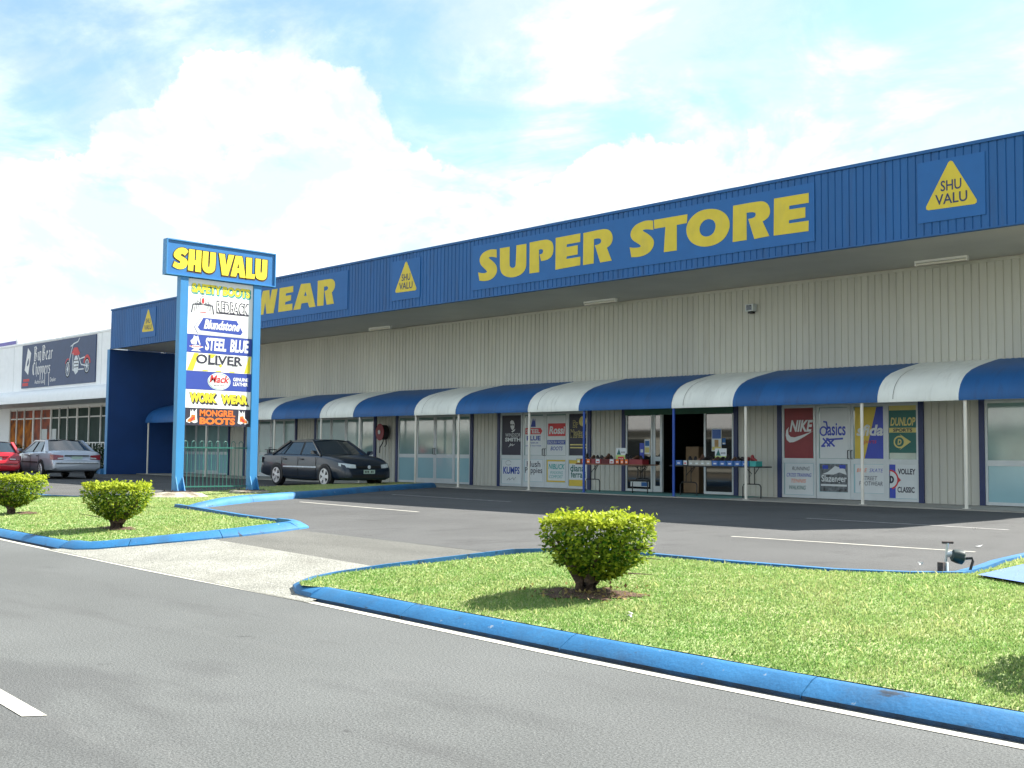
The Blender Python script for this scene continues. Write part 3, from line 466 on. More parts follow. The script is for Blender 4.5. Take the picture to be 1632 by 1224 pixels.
# ------------------------------------------------------------------ lettering helpers
def curve_tris(contours, offset=0.0):
    cu = bpy.data.curves.new('outline', 'CURVE'); cu.dimensions = '2D'; cu.fill_mode = 'FRONT'; cu.offset = offset
    for k, c in enumerate(contours):
        a = sum(c[i][0]*c[(i+1) % len(c)][1]-c[(i+1) % len(c)][0]*c[i][1] for i in range(len(c)))
        if (a > 0) == (k > 0): c = c[::-1]
        sp = cu.splines.new('POLY'); sp.points.add(len(c)-1); sp.use_cyclic_u = True
        for p, (x, y) in zip(sp.points, c): p.co = (x, y, 0, 1)
    return _tess(cu)
def _tess(cu):
    o = bpy.data.objects.new('outline', cu); COL.objects.link(o)
    dg = bpy.context.evaluated_depsgraph_get(); me = o.evaluated_get(dg).to_mesh()
    v = [(p.co.x, p.co.y) for p in me.vertices]; f = [tuple(p.vertices) for p in me.polygons]
    o.evaluated_get(dg).to_mesh_clear(); bpy.data.objects.remove(o); bpy.data.curves.remove(cu)
    return v, f
_tc = {}
def text_tris(body, bold=0.0, shear=0.0, space=1.0):
    k = (body, bold, shear, space)
    if k not in _tc:
        cu = bpy.data.curves.new('text', 'FONT'); cu.body = body; cu.offset = bold; cu.shear = shear; cu.space_character = space
        cu.resolution_u = 3; cu.fill_mode = 'FRONT'; cu.dimensions = '2D'
        v, f = _tess(cu); a = np.array(v); lo, hi = a.min(0), a.max(0); _tc[k] = ((a-lo)/(hi-lo), f)
    return _tc[k]
class Art:
    """flat sign work on one plane: every layer sits 2 mm proud of the one below"""
    def __init__(s, axis, pos, step=.0022, rot=None):
        s.mb = MB(); s.step = step; s.axis = axis; s.pos = pos
    def P(s, x, y, l):
        if s.axis == 'y': return (x, s.pos-l*s.step, y)
        return (s.pos+l*s.step, x, y)
    def faces(s, v2, fs, m, l):
        s.mb.mat(m); pts = [Vector(s.P(x, y, l)) for x, y in v2]; out = []
        n = Vector((0, -1, 0)) if s.axis == 'y' else Vector((1, 0, 0))
        for f in fs:
            a, b, c = (pts[i] for i in f[:3])
            out.append(f if (b-a).cross(c-a).dot(n) > 0 else tuple(reversed(f)))
        s.mb.add(pts, out); return s
    def poly(s, pts, m, l): return s.faces(pts, [tuple(range(len(pts)))], m, l)
    def shape(s, contours, m, l, offset=0.0, dx=0, dy=0):
        v, f = curve_tris(contours, offset); return s.faces([(x+dx, y+dy) for x, y in v], f, m, l)
    def rect(s, x0, y0, x1, y1, m, l): return s.poly([(x0, y0), (x1, y0), (x1, y1), (x0, y1)], m, l)
    def ell(s, cx, cy, rx, ry, m, l, n=28, a0=0, a1=360):
        return s.poly([(cx+rx*math.cos(R(a0+(a1-a0)*k/n)), cy+ry*math.sin(R(a0+(a1-a0)*k/n))) for k in range(n if a1-a0 == 360 else n+1)], m, l)
    def ring(s, cx, cy, rx, ry, w, m, l, n=28, a0=0, a1=360):
        v = []; fs = []
        for k in range(n+1):
            a = R(a0+(a1-a0)*k/n); c, q = math.cos(a), math.sin(a); v += [(cx+rx*c, cy+ry*q), (cx+(rx-w)*c, cy+(ry-w)*q)]
        for k in range(n): fs.append((2*k, 2*k+1, 2*k+3, 2*k+2))
        return s.faces(v, fs, m, l)
    def stroke(s, pts, w, m, l, nib=None):
        for i, (a, b) in enumerate(zip(pts[:-1], pts[1:])):
            a, b = Vector(a), Vector(b); d = (b-a).normalized()
            if nib: n = Vector(nib)*w/2
            else: n = Vector((-d.y, d.x))*w/2; a = a-d*w*.3; b = b+d*w*.3
            s.poly([tuple(a+n), tuple(a-n), tuple(b-n), tuple(b+n)], m, l+.06*i)
        return s
    def text(s, body, x0, y0, x1, y1, m, l, bold=0.0, shear=0.0, space=1.0, slope=0.0):
        v, f = text_tris(body, bold, shear, space)
        return s.faces([(x0+a*(x1-x0), y0+b*(y1-y0)+slope*a) for a, b in v], f, m, l)
    def build(s, name, parent=None): return s.mb.build(name, parent)
def board(mb, axis, x0, z0, x1, z1, front, back):
    """a real backing board behind the sign work"""
    if axis == 'y': mb.box(x0, x1, front, back, z0, z1)
    else: mb.box(front, back, x0, x1, z0, z1)
# ------------------------------------------------------------------ the shoe store
YF, YW, XL, XR, ZS, ZT = 24.45, 28.3, -54.7, -9.3, 6.27, 8.24
XFR = -7.4                                     # right end of roof and fascia
flat('walkway', [(-54.7, 26.0), (-25.75, 26.0), (-25.75, 28.4), (-54.7, 28.4)], .035, 'slab')
flat('walkway', [(-25.75, 26.0), (-18.75, 26.0), (-18.75, 28.4), (-25.75, 28.4)], .035, 'teal')
flat('walkway', [(-18.75, 26.0), (-6.2, 26.0), (-6.2, 28.4), (-18.75, 28.4)], .035, 'slab')
mb = MB().mat('slab'); mb.box(-54.7, -6.2, 26.0, 26.06, -.05, .031); structure(mb.build('walkway_edge'))
store = thing('store_building', 'long beige and blue shoe superstore with a deep ribbed blue fascia', 'building', (-32, 28.3, 0))
def ribbed(mb, x0, x1, y, z0, z1, pitch, gw, gd, m):
    """steel cladding: flat pans with a narrow groove at every joint"""
    xs = [x0]; prof = []
    n = int((x1-x0)/pitch)
    prof.append((x0, y))
    for k in range(1, n+1):
        x = x0+k*pitch
        if x > x1-.06: break
        prof += [(x-gw/2-.012, y), (x-gw/2, y+gd), (x+gw/2, y+gd), (x+gw/2+.012, y)]
    prof.append((x1, y))
    vs = []; fs = []
    for a, b in prof: vs += [(a, b, z0), (a, b, z1)]
    for i in range(len(prof)-1): fs.append((2*i, 2*i+2, 2*i+3, 2*i+1))
    mb.mat(m).add(vs, fs)
GROUPS = {'H': (-12.52, -9.42), 'A': (-18.43, -13.99), 'C': (-24.35, -19.81), 'B': (-30.33, -25.73), 'D': (-36.35, -31.68), 'E': (-42.18, -37.69), 'F': (-48.15, -43.59), 'G': (-54.2, -49.5)}
ZD = 2.73
mb = MB(); ribbed(mb, XL, XR, YW, ZD, ZS, .205, .014, .022, 'clad')
ends = sorted(GROUPS.values()); x = XL
for a, b in ends+[(XR, XR)]:
    if a-x > .05: ribbed(mb, x, a, YW, .035, ZD, .205, .014, .022, 'clad')
    x = b
mb.mat('clad').box(XL, XR, YW+.06, YW+.2, ZD, ZS)
mb.box(XR-.02, XR+.0, YW-.0, YW+24, 0, ZS)
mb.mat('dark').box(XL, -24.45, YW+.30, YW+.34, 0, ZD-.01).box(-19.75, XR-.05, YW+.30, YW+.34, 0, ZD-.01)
mb.mat('clad').box(XL, XR, YW-.03, YW-.004, ZS-.09, ZS-.02)
mb.build('wall', store)
mb = MB(); ribbed(mb, XL, XFR, YF, ZS, ZT-.08, .188, .013, .02, 'fascia')
mb.mat('fascia').box(XL, XFR, YF+.04, YF+.12, ZS+.01, ZT-.085)
mb.box(XL-.03, XFR+.03, YF-.035, YF+.16, ZT-.075, ZT)
mb.box(XL-.02, XFR+.02, YF-.02, YF+.13, ZS-.03, ZS+.005)
mb.box(XFR, XFR+.03, YF+.17, YW+1, ZS+.02, ZT-.1)
mb.box(XL-.03, XL-.002, YF+.17, YW+1, ZS+.02, ZT-.1)
mb.build('fascia', store)
mb = MB().mat('soffit').box(XL, XFR, YF+.13, YW-.001, ZS+.012, ZS+.05)
mb.build('soffit', store)
mb = MB().mat('roof').box(XL, XFR, YF+.17, YW+24, ZS+.2, ZS+.9); mb.build('roof', store)
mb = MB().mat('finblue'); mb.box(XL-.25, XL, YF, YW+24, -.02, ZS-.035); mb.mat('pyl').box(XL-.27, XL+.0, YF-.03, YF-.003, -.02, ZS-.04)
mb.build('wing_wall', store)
# awning: bull-nosed ribbed sheet in blue and white lengths
AW = [(26.06, 2.58), (26.05, 2.64), (26.06, 2.74), (26.10, 2.85), (26.16, 2.96), (26.24, 3.05), (26.34, 3.14), (26.48, 3.23), (26.76, 3.35), (27.2, 3.47), (27.7, 3.58), (28.28, 3.70)]
cuts = [-53.95, -51.2, -48.35, -46.1, -42.17, -38.52, -36.23, -32.45, -30.13, -26.51, -24.24, -20.56, -18.43, -14.09, -12.02, -8.9]
cuts = [-53.95, -50.55, -48.3, -44.45, -42.17, -38.52, -36.23, -32.45, -30.13, -26.51, -24.24, -20.56, -18.43, -14.09, -12.02, -8.9]
mb = MB()
for i, (a, b) in enumerate(zip(cuts[:-1], cuts[1:])):
    n = int(round((b-a)/.075)); m = 'awnblue' if i % 2 == 0 else 'awnwhite'; vs = []; fs = []
    cols = []
    for k in range(n+1):
        x = a+(b-a)*k/n; o = .011 if k % 2 else 0
        cols.append((x, o))
    K = len(AW)
    for x, o in cols:
        for j, (y, z) in enumerate(AW):
            vs.append((x, y-o*(1 if j < 7 else .2), z+o*(0 if j < 4 else .9)))
    for k in range(n):
        for j in range(K-1): fs.append((k*K+j, (k+1)*K+j, (k+1)*K+j+1, k*K+j+1))
    mb.mat(m).add(vs, fs)
    if i % 2: # a lapped sheet joint in each white length
        x = a+(b-a)*.2; mb.mat('rust')
        for (y0, z0), (y1, z1) in zip(AW[1:-3], AW[2:-2]): mb.add([(x, y0-.014, z0+.012), (x+.011, y0-.014, z0+.012), (x+.011, y1-.014, z1+.012), (x, y1-.014, z1+.012)], [(0, 1, 2, 3)])
awning = mb.build('awning', store, smooth=30)
mb = MB().mat('finblue')
for x in (cuts[0], cuts[-1]): mb.poly([(x, y, z) for y, z in AW]+[(x, 28.28, 2.74), (x, 26.1, 2.74)])
mb.mat('galv').box(cuts[0], cuts[-1], 26.06, 26.10, 2.60, 2.66)
mb.build('awning_frame', awning)
for x, m in [(-53.76, 'postwhite'), (-47.88, 'postwhite'), (-42.02, 'postwhite'), (-38.52, 'postwhite'), (-35.89, 'postwhite'), (-32.43, 'postwhite'), (-30.04, 'postwhite'), (-26.51, 'postwhite'), (-24.07, 'postblue'), (-20.54, 'postblue'), (-18.05, 'postwhite'), (-14.56, 'postwhite'), (-11.9, 'postwhite')]:
    mb = MB().mat(m); mb.tube([(x, 26.13, .03), (x, 26.13, 2.62)], .04, 10); mb.box(x-.07, x+.07, 26.06, 26.2, .033, .043)
    mb.build('awning_post', awning, smooth=40)
mb = MB().mat('green').box(-24.2, -19.95, YW-.09, YW-.035, 2.50, 2.70); mb.build('entrance_beam', store)

YG = YW-.002       # glass plane
def pane(parent, x0, x1, z0, z1, m): 
    mb = MB().mat(m).box(x0, x1, YG, YG+.012, z0, z1); return mb.build('pane', parent)
def frame_panel(kind, x0, x1, mid=True, m=('glassup', 'glasslow'), zb=.05, handle=None, zt=2.66):
    st = .065 if kind == 'window' else .085
    y0 = YW-.03 if kind == 'window' else YW-.012
    mb = MB().mat('alu')
    mb.box(x0, x0+st, y0, YW+.07, zb, zt); mb.box(x1-st, x1, y0, YW+.07, zb, zt)
    mb.box(x0+st, x1-st, y0+.004, YW+.066, zt-.06, zt); mb.box(x0+st, x1-st, y0+.004, YW+.066, zb, zb+(.08 if kind == 'window' else .19))
    if mid: mb.box(x0+st, x1-st, y0+.004, YW+.066, 1.03, 1.17)
    o = mb.build(kind, store)
    zl0 = zb+(.08 if kind == 'window' else .19)
    if mid:
        pane(o, x0+st, x1-st, 1.17, zt-.06, m[0]); pane(o, x0+st, x1-st, zl0, 1.03, m[1])
    else: pane(o, x0+st, x1-st, zl0, zt-.06, m[0])
    if handle:
        hx = x1-.045 if handle > 0 else x0+.045
        mb = MB().mat('blackmetal'); mb.tube([(hx, y0, 1.17), (hx, y0-.07, 1.17), (hx, y0-.07, 1.4), (hx, y0, 1.4)], .013, 6); mb.build('handle', o)
    return o
for key, (a, b) in GROUPS.items():
    for x0, x1 in ((a, a+.14), (b-.14, b)):
        mb = MB().mat('navy').box(x0, x1, YW-.06, YW+.22, .034, ZD+.02); mb.build('door_jamb', store)
    mb = MB().mat('alu').box(a+.14, b-.14, YW-.02, YW+.1, 2.665, ZD-.004); mb.build('door_head', store)
    a += .14; b -= .14; w = (b-a)
    if key == 'C': continue
    if key == 'H':
        frame_panel('window', a, a+1.5); frame_panel('window', a+1.5, b); continue
    e = [a, a+w*.265, a+w*.522, a+w*.778, b]
    g = ('glassup', 'glasslow')
    frame_panel('window', e[0], e[1], m=g)
    frame_panel('door', e[1]+.01, e[2], m=g, handle=1)
    frame_panel('door', e[2]+.008, e[3], m=g, handle=-1)
    frame_panel('window', e[3]+.01, e[4], m=g)
# the open entrance
frame_panel('window', -24.2, -23.08, mid=False, m=('glassdark', 'glassdark'))
frame_panel('door', -23.06, -22.70, mid=True, m=('glassdark', 'glassdark'))
frame_panel('window', -21.06, -19.96, mid=False, m=('glassdark', 'glassdark'))
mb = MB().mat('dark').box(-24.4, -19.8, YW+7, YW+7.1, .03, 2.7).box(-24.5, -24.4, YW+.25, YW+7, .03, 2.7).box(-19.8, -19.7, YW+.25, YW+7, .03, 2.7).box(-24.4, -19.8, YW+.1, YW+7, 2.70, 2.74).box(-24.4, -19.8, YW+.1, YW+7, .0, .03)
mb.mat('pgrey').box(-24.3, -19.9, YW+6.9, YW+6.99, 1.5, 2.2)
mb.build('shop_interior', store)

# ------------------------------------------------------------------ fascia signs
def letters_sign(name, label, data, axis, pos, panel, m, pm, l=2):
    root = thing(name, label, 'sign', ((panel[0]+panel[2])/2, pos, panel[1]) if axis == 'y' else (pos, (panel[0]+panel[2])/2, panel[1]))
    mb = MB().mat(pm)
    mb.box(panel[0], panel[2], pos, pos+.02, panel[1], panel[3]); mb.build('sign_panel', root)
    a = Art(axis, pos-.002, .002)
    for word in data:
        for let in word: a.shape(let, m, l)
        a.build('lettering', root); a.mb = MB()
    return root
letters_sign('fascia_sign', 'long blue panel reading SUPER STORE in heavy yellow capitals on the fascia', [SUPER_LETTERS, STORE_LETTERS], 'y', YF-.025, (-27.5, 6.52, -14.84, 7.98), 'yellow', 'signblue')
letters_sign('fascia_sign', 'blue fascia panel reading WEAR in yellow, part hidden behind the pylon sign', [WEAR_LETTERS], 'y', YF-.025, (-41.3, 6.52, -34.46, 7.98), 'yellow', 'signblue')
for cx, lab in ((-50.6, 'yellow triangle sign farthest left on the blue fascia beside the wing wall'), (-30.98, 'yellow triangle sign on the fascia between WEAR and SUPER STORE'), (-11.37, 'large looking yellow triangle sign at the right end of the blue fascia')):
    root = thing('triangle_sign', lab, 'sign', (cx, YF, 6.56), group='yellow triangle signs on the fascia')
    mb = MB().mat('signblue').box(cx-.79, cx+.77, YF-.025, YF-.005, 6.56, 7.96); mb.build('sign_panel', root)
    a = Art('y', YF-.027, .002); t = [(cx-.64, 6.84), (cx+.63, 6.82), (cx, 7.95)]; q = []
    for i in range(3):
        A, B, C2 = Vector(t[i-1]), Vector(t[i]), Vector(t[(i+1) % 3]); u = (A-B).normalized()*.1; w = (C2-B).normalized()*.1
        q += [tuple(B+u), tuple(B+(u+w)*.35), tuple(B+w)]
    a.poly(q, 'yellow', 1); a.build('triangle', root)
    a = Art('y', YF-.031, .002); a.text('SHU', cx-.24, 7.22, cx+.24, 7.46, 'navy', 1, .012); a.text('VALU', cx-.37, 6.92, cx+.37, 7.16, 'navy', 1, .012); a.build('lettering', root)

# ------------------------------------------------------------------ pylon sign
pyl = thing('pylon_sign', 'tall blue two legged roadside pylon sign stacked with boot adverts', 'sign', (-28, 15.5, .1))
for y0, y1 in ((14.33, 14.56), (16.56, 16.79)):
    mb = MB().mat('pyl').box(-28.05, -27.85, y0, y1, .15, 5.875); mb.mat('rust').box(-28.22, -27.68, y0-.17, y1+.17, .125, .148)
    po = mb.build('post', pyl)
    for yy in (y0+.005, y1-.025):
        mb = MB().mat('pyl'); mb.prism([(-27.848, yy, .15), (-27.70, yy, .15), (-27.848, yy, .52)], (0, .02, 0)); mb.build('gusset', po)
    mb = MB().mat('rust')
    for by in (y0-.13, y1+.13):
        for bx in (-28.18, -27.72): mb.tube([(bx, by, .08), (bx, by, .18)], .015, 6)
    mb.build('bolt', po)
for y, zt, m in ((14.44, .128, 'concrete'), (16.67, .128, 'concrete')):
    mb = MB().mat(m); rr = [(1.05, -.12), (.95, -.03), (.62, zt-.045), (.36, zt)] if y < 15 else [(.62, -.1), (.55, zt-.02), (.45, zt)]
    mb.lathe(rr, (-28.0, y, 0), (0, 0, 1), 22)
    # knock the cast lump about a little
    mb.v = [(x+random.uniform(-.05, .05), yy+random.uniform(-.05, .05), z-(random.uniform(0, .02) if z < .05 else 0)) for x, yy, z in mb.v]
    mb.build('footing', pyl)
HX = -27.83
mb = MB().mat('pylpanel').box(-28.03, HX-.02, 13.93, 17.20, 5.91, 6.81)
mb.mat('pyl').box(-28.05, HX+.02, 13.90, 17.23, 5.88, 5.91).box(-28.05, HX+.01, 13.90, 17.23, 6.81, 6.84).box(-28.05, HX+.008, 13.898, 13.93, 5.911, 6.809).box(-28.05, HX+.008, 17.20, 17.232, 5.911, 6.809)
head = mb.build('header', pyl)
a = Art('x', HX-.02, .003)
for let in SHU_LETTERS: a.shape(let[:1], 'brown', 1, .03, dx=.004, dy=-.012)
for let in SHU_LETTERS: a.shape(let, 'brightyellow', 3.5)
a.build('lettering', head)
PX = -27.9; Y0, Y1 = 14.565, 16.555
def pylon_panel(z0, z1, m, draw):
    mb = MB().mat(m).box(PX-.1, PX, Y0, Y1, z0+.004, z1-.004); o = mb.build('advert_panel', pyl)
    a = Art('x', PX, .0025); W = Y1-Y0; H = z1-z0
    class Q:   # panel coordinates: u across 0..1, v up 0..1
        pass
    def X(u): return Y0+u*W
    def Z(v): return z0+v*H
    a.flush = lambda nm: (a.build(nm, o), setattr(a, 'mb', MB())); draw(a, X, Z)
    if a.mb.f: a.build('lettering', o)
def shadowed(a, X, Z, s, u0, v0, u1, v1, m, ms, bold=.03, d=(.012, -.05), rim=None):
    for k in range(3):
        a.text(s, X(u0+d[0]*k/2-.008), Z(v0+d[1]*k/2-.012), X(u1+d[0]*k/2+.008), Z(v1+d[1]*k/2+.012), ms, 1+k*.2, bold+.035)
    a.text(s, X(u0), Z(v0), X(u1), Z(v1), m, 2, bold)
def d_top(a, X, Z_):
    Z = lambda v: Z_(float(np.interp(v, [.1, .12, .345, .42, .545, .715, .845, .955], [.02, .035, .31, .345, .40, .65, .75, .92])))
    shadowed(a, X, Z, 'SAFETY BOOTS', .06, .845, .95, .955, 'brightyellow', 'steal', .05, (.012, -.022))
    a.flush('lettering')
    # spider with a red striped back
    a.ell(X(.23), Z(.695), .085, .125, 'sdark', 1); a.ell(X(.23), Z(.695), .07, .108, 'swhite', 2); a.ell(X(.23), Z(.69), .04, .08, 'sred', 3)
    for sgn in (-1, 1):
        for k, (du, v1, v2) in enumerate(((.05, .67, .60), (.08, .69, .57), (.11, .66, .53), (.145, .64, .53))):
            a.stroke([(X(.23+sgn*.025), Z(.645)), (X(.23+sgn*du), Z(v1)), (X(.23+sgn*(du+.02)), Z(v2))], .012 if k < 3 else .03, 'sdark', 1+.2*k)
    a.rect(X(.19), Z(.545), X(.28), Z(.555), 'sred', 1)
    a.flush('emblem')
    # outlined word
    a.text('REDBACK', X(.435), Z(.555), X(.945), Z(.715), 'sdark', 1, .06); a.rect(X(.435), Z(.552), X(.93), Z(.568), 'sdark', .6)
    a.text('REDBACK', X(.445), Z(.575), X(.935), Z(.70), 'swhite', 2, .0)
    a.flush('lettering')
    # badge
    def badge(e, m, l): a.poly([(X(.16-e), Z(.2)), (X(.24-e*.5), Z(.345+e*1.1)), (X(.75+e*.3), Z(.345+e*1.1)), (X(.85+e), Z(.18)), (X(.82+e*.6), Z(.135-e*1.1)), (X(.2-e*.8), Z(.155-e*1.1))], m, l)
    badge(.052, 'sblue', 1); badge(.044, 'swhite', 2); badge(.0, 'sblue', 3)
    a.text('Blundstone', X(.25), Z(.185), X(.80), Z(.325), 'swhite', 4, .035, .3)
def d_steel(a, X, Z):
    a.poly([(X(.04), Z(.33)), (X(.13), Z(.42)), (X(.17), Z(.42)), (X(.26), Z(.33)), (X(.17), Z(.2)), (X(.22), Z(.08)), (X(.07), Z(.08)), (X(.12), Z(.2))], 'swhite', 1)
    a.poly([(X(.08), Z(.45)), (X(.06), Z(.62)), (X(.10), Z(.78)), (X(.11), Z(.95)), (X(.14), Z(.86)), (X(.17), Z(.95)), (X(.18), Z(.8)), (X(.21), Z(.45))], 'swhite', 1)
    a.poly([(X(.15), Z(.45)), (X(.165), Z(.72)), (X(.19), Z(.45))], 'sblue', 2)
    for k in range(6): a.rect(X(.065+k*.028), Z(.31), X(.083+k*.028), Z(.37), 'sred', 2)
    a.flush('emblem'); a.text('STEEL', X(.28), Z(.16), X(.60), Z(.88), 'swhite', 1, .035, .12); a.text('BLUE', X(.66), Z(.16), X(.955), Z(.88), 'swhite', 1, .035, .12)
def d_oliver(a, X, Z):
    for u in (.02, .89): a.poly([(X(u), Z(.03)), (X(u+.09), Z(.03)), (X(u+.17 if u < .5 else .99), Z(.97 if u < .5 else .97)), (X(u+.10 if u < .5 else .955), Z(.97))], 'brightyellow', 1); a.flush('yellow_stripe')
    a.poly([(X(.33), Z(.97)), (X(.45), Z(.97)), (X(.40), Z(.75)), (X(.36), Z(.75))], 'brightyellow', 1); a.flush('yellow_stripe')
    a.ell(X(.52), Z(.36), .04, .045, 'brightyellow', 1); a.flush('yellow_dot')
    for u in (.25, .45, .66): a.rect(X(u), Z(.03), X(u+.08), Z(.09), 'brightyellow', 1); a.flush('yellow_stripe')
    a.text('OLIVER', X(.15), Z(.42), X(.86), Z(.93), 'sdark', 2, .022)
    for u0, u1 in ((.33, .43), (.445, .52), (.70, .79)): a.rect(X(u0), Z(.40), X(u1), Z(.46), 'sdark', 3)
def d_mack(a, X, Z):
    a.ell(X(.505), Z(.5), .345, .235, 'swhite', 1); a.ring(X(.505), Z(.5), .325, .215, .012, 'steal', 2)
    a.text('Mack', X(.36), Z(.42), X(.66), Z(.84), 'sred', 3, .02, .25); a.text('BOOTS', X(.43), Z(.24), X(.58), Z(.32), 'sdark', 3, .01)
    a.flush('emblem'); a.text('GENUINE', X(.72), Z(.56), X(.955), Z(.76), 'swhite', 1, .03); a.text('LEATHER', X(.72), Z(.30), X(.955), Z(.50), 'swhite', 1, .03)
def d_work(a, X, Z):
    shadowed(a, X, Z, 'WORK', .07, .30, .47, .84, 'brightyellow', 'sdark', .06, (.018, -.09)); a.flush('lettering'); shadowed(a, X, Z, 'WEAR', .54, .28, .955, .80, 'brightyellow', 'sdark', .06, (.018, -.09))
def d_mong(a, X, Z):
    a.text('MONGREL', X(.225), Z(.54), X(.765), Z(.92), 'sorange', 1, .04); a.text('BOOTS', X(.225), Z(.08), X(.765), Z(.48), 'sorange', 1, .055)
    a.flush('lettering')
    for s_, u in ((1, .03), (-1, .97)):
        def b(pts, m, l): a.poly([(X(u+s_*p), Z(q)) for p, q in pts], m, l)
        b([(.0, .2), (.0, .32), (.055, .5), (.06, .93), (.075, .75), (.09, .93), (.11, .75), (.15, .97), (.155, .45), (.165, .2), (.12, .14), (.07, .22), (.05, .14)], 'swhite', 1)
        b([(.015, .22), (.02, .32), (.07, .5), (.075, .62), (.13, .60), (.135, .3), (.10, .28), (.06, .2)], 'sorange', 2)
        b([(.05, .3), (.1, .5), (.12, .46), (.08, .27)], 'sred', 3); a.flush('boot_picture')
pylon_panel(4.35, 5.86, 'swhite', d_top); pylon_panel(3.86, 4.35, 'sblue', d_steel); pylon_panel(3.36, 3.86, 'swhite', d_oliver)
pylon_panel(2.865, 3.36, 'sblue', d_mack); pylon_panel(2.365, 2.865, 'swhite', d_work); pylon_panel(1.89, 2.365, 'sdark', d_mong)

# loop-top fence between the two legs
fn = thing('loop_top_fence', 'short green loop top pool fence panel behind the pylon sign legs', 'fence', (-28.02, 15.5, .1))
FX = -28.02; mb = MB().mat('fencegreen'); mb.bar((FX, 14.57, .25), (FX, 16.55, .25), .035); mb.bar((FX, 14.57, 1.30), (FX, 16.55, 1.30), .035); mb.build('rail', fn)
mb = MB().mat('fencegreen'); n = 8; p = 1.92/n
for k in range(n):
    y = 14.64+k*p; w = p*.5; pts = [(FX-.03, y, .16), (FX-.03, y, 1.42)]
    pts += [(FX-.03, y+w/2-w/2*math.cos(t), 1.42+w/2*math.sin(t)) for t in (R(45), R(90), R(135))]+[(FX-.03, y+w, 1.42), (FX-.03, y+w, .16)]
    mb.tube(pts, .0105, 6)
mb.build('loop_pickets', fn, smooth=50)
# ------------------------------------------------------------------ painted signs on the shop windows
def wsign(label, x0, z0, x1, z1, base, draw, group=None):
    a = Art('y', YG-.006, .0022)
    a.mb.mat(base).box(x0, x1, YG-.006, YG-.001, z0, z1)
    W, H = x1-x0, z1-z0
    draw(a, lambda u: x0+u*W, lambda v: z0+v*H)
    o = a.build('window_sign'); return tag(o, label, 'sign', group or 'signs on the shop windows')
def T(a, X, Z, s, u0, v0, u1, v1, m, l=1, bold=.015, shear=0.0): a.text(s, X(u0), Z(v0), X(u1), Z(v1), m, l, bold, shear)
def nike(a, X, Z):
    T(a, X, Z, 'NIKE', .18, .52, 1.0, .75, 'pwhite', 1, .035, .28)
    pts = [(.06, .55), (.04, .45), (.08, .36), (.18, .31), (.32, .315), (.5, .36), (.72, .43), (1.0, .535), (.98, .525), (.6, .45), (.36, .41), (.22, .42), (.14, .47), (.13, .56), (.16, .62)]
    a.shape([[(X(u), Z(v)) for u, v in pts]], 'pwhite', 1)
def lines4(a, X, Z):
    T(a, X, Z, 'RUNNING', .25, .78, .88, .90, 'sdark', 1, .0, .3); T(a, X, Z, 'CROSS TRAINING', .06, .57, .94, .69, 'pblue', 1, .005, .3)
    T(a, X, Z, 'TENNIS', .22, .38, .75, .50, 'sorange', 1, .0, .3); T(a, X, Z, 'WALKING', .15, .16, .74, .29, 'pgreen', 1, .01, .3)
def asics(a, X, Z):
    a.ring(X(.13), Z(.54), .125, .14, .045, 'pblue', 1); a.stroke([(X(.14), Z(.73)), (X(.24), Z(.72)), (X(.27), Z(.62)), (X(.22), Z(.47))], .045, 'pblue', 1.2)
    T(a, X, Z, 'asics', .27, .45, .93, .70, 'pblue', 1, .02)
    for p in ([(.12, .39), (.36, .24)], [(.24, .39), (.52, .24)], [(.08, .24), (.30, .39)], [(.27, .24), (.50, .37)], [(.3, .37), (.82, .39)], [(.06, .24), (.18, .24)]): a.stroke([(X(u), Z(v)) for u, v in p], .05, 'pblue', 1+.1*p[0][0])
def slaz(a, X, Z):
    a.poly([(X(.08), Z(.62)), (X(.3), Z(.72)), (X(.55), Z(.93)), (X(.9), Z(.82)), (X(.95), Z(.62)), (X(.7), Z(.7)), (X(.5), Z(.62)), (X(.3), Z(.62))], 'pwhite', 1)
    a.rect(X(.1), Z(.82), X(.3), Z(.95), 'pblue', 1.4); a.rect(X(.7), Z(.84), X(.92), Z(.97), 'pblue', 1.4)
    a.rect(X(.04), Z(.20), X(.96), Z(.27), 'pwhite', 1.5); T(a, X, Z, 'Slazenger', .06, .28, .96, .60, 'pwhite', 2, .02)
def sfida(a, X, Z):
    a.poly([(X(0), Z(0)), (X(.34), Z(0)), (X(.76), Z(1)), (X(0), Z(1))], 'pyellow', 1)
    T(a, X, Z, 'sfida', .06, .44, .99, .66, 'pwhite', 2, .035, .2); T(a, X, Z, 'sports', .24, .27, .76, .36, 'sred', 2, .0, .3)
def bike(a, X, Z):
    T(a, X, Z, 'BIKE', .06, .73, .42, .86, 'sorange', 1, .0, .2); T(a, X, Z, 'SKATE', .5, .73, .97, .86, 'pblue', 1, .0, .2)
    T(a, X, Z, 'STREET', .26, .45, .77, .59, 'sdark', 1, .0, .15); T(a, X, Z, 'FOOTWEAR', .14, .26, .95, .41, 'sdark', 1, .0, .15)
def dunlop(a, X, Z):
    a.rect(X(0), Z(.9), X(1), Z(1), 'pgold', 1); a.rect(X(0), Z(.43), X(1), Z(.53), 'pgold', 1)
    T(a, X, Z, 'DUNLOP', .05, .57, .97, .75, 'pgold', 1, .03, .2); T(a, X, Z, 'SPORTS', .15, .445, .85, .515, 'sdark', 2, .035)
    a.poly([(X(.38), Z(.40)), (X(.8), Z(.235)), (X(.38), Z(.06)), (X(.5), Z(.14)), (X(.5), Z(.32))], 'pgold', 1)
    a.ell(X(.38), Z(.23), .165, .165, 'pgold', 1.5); a.ell(X(.38), Z(.23), .125, .125, 'pgreen', 2.2); T(a, X, Z, 'D', .31, .17, .46, .29, 'pgold', 3, .05, .15)
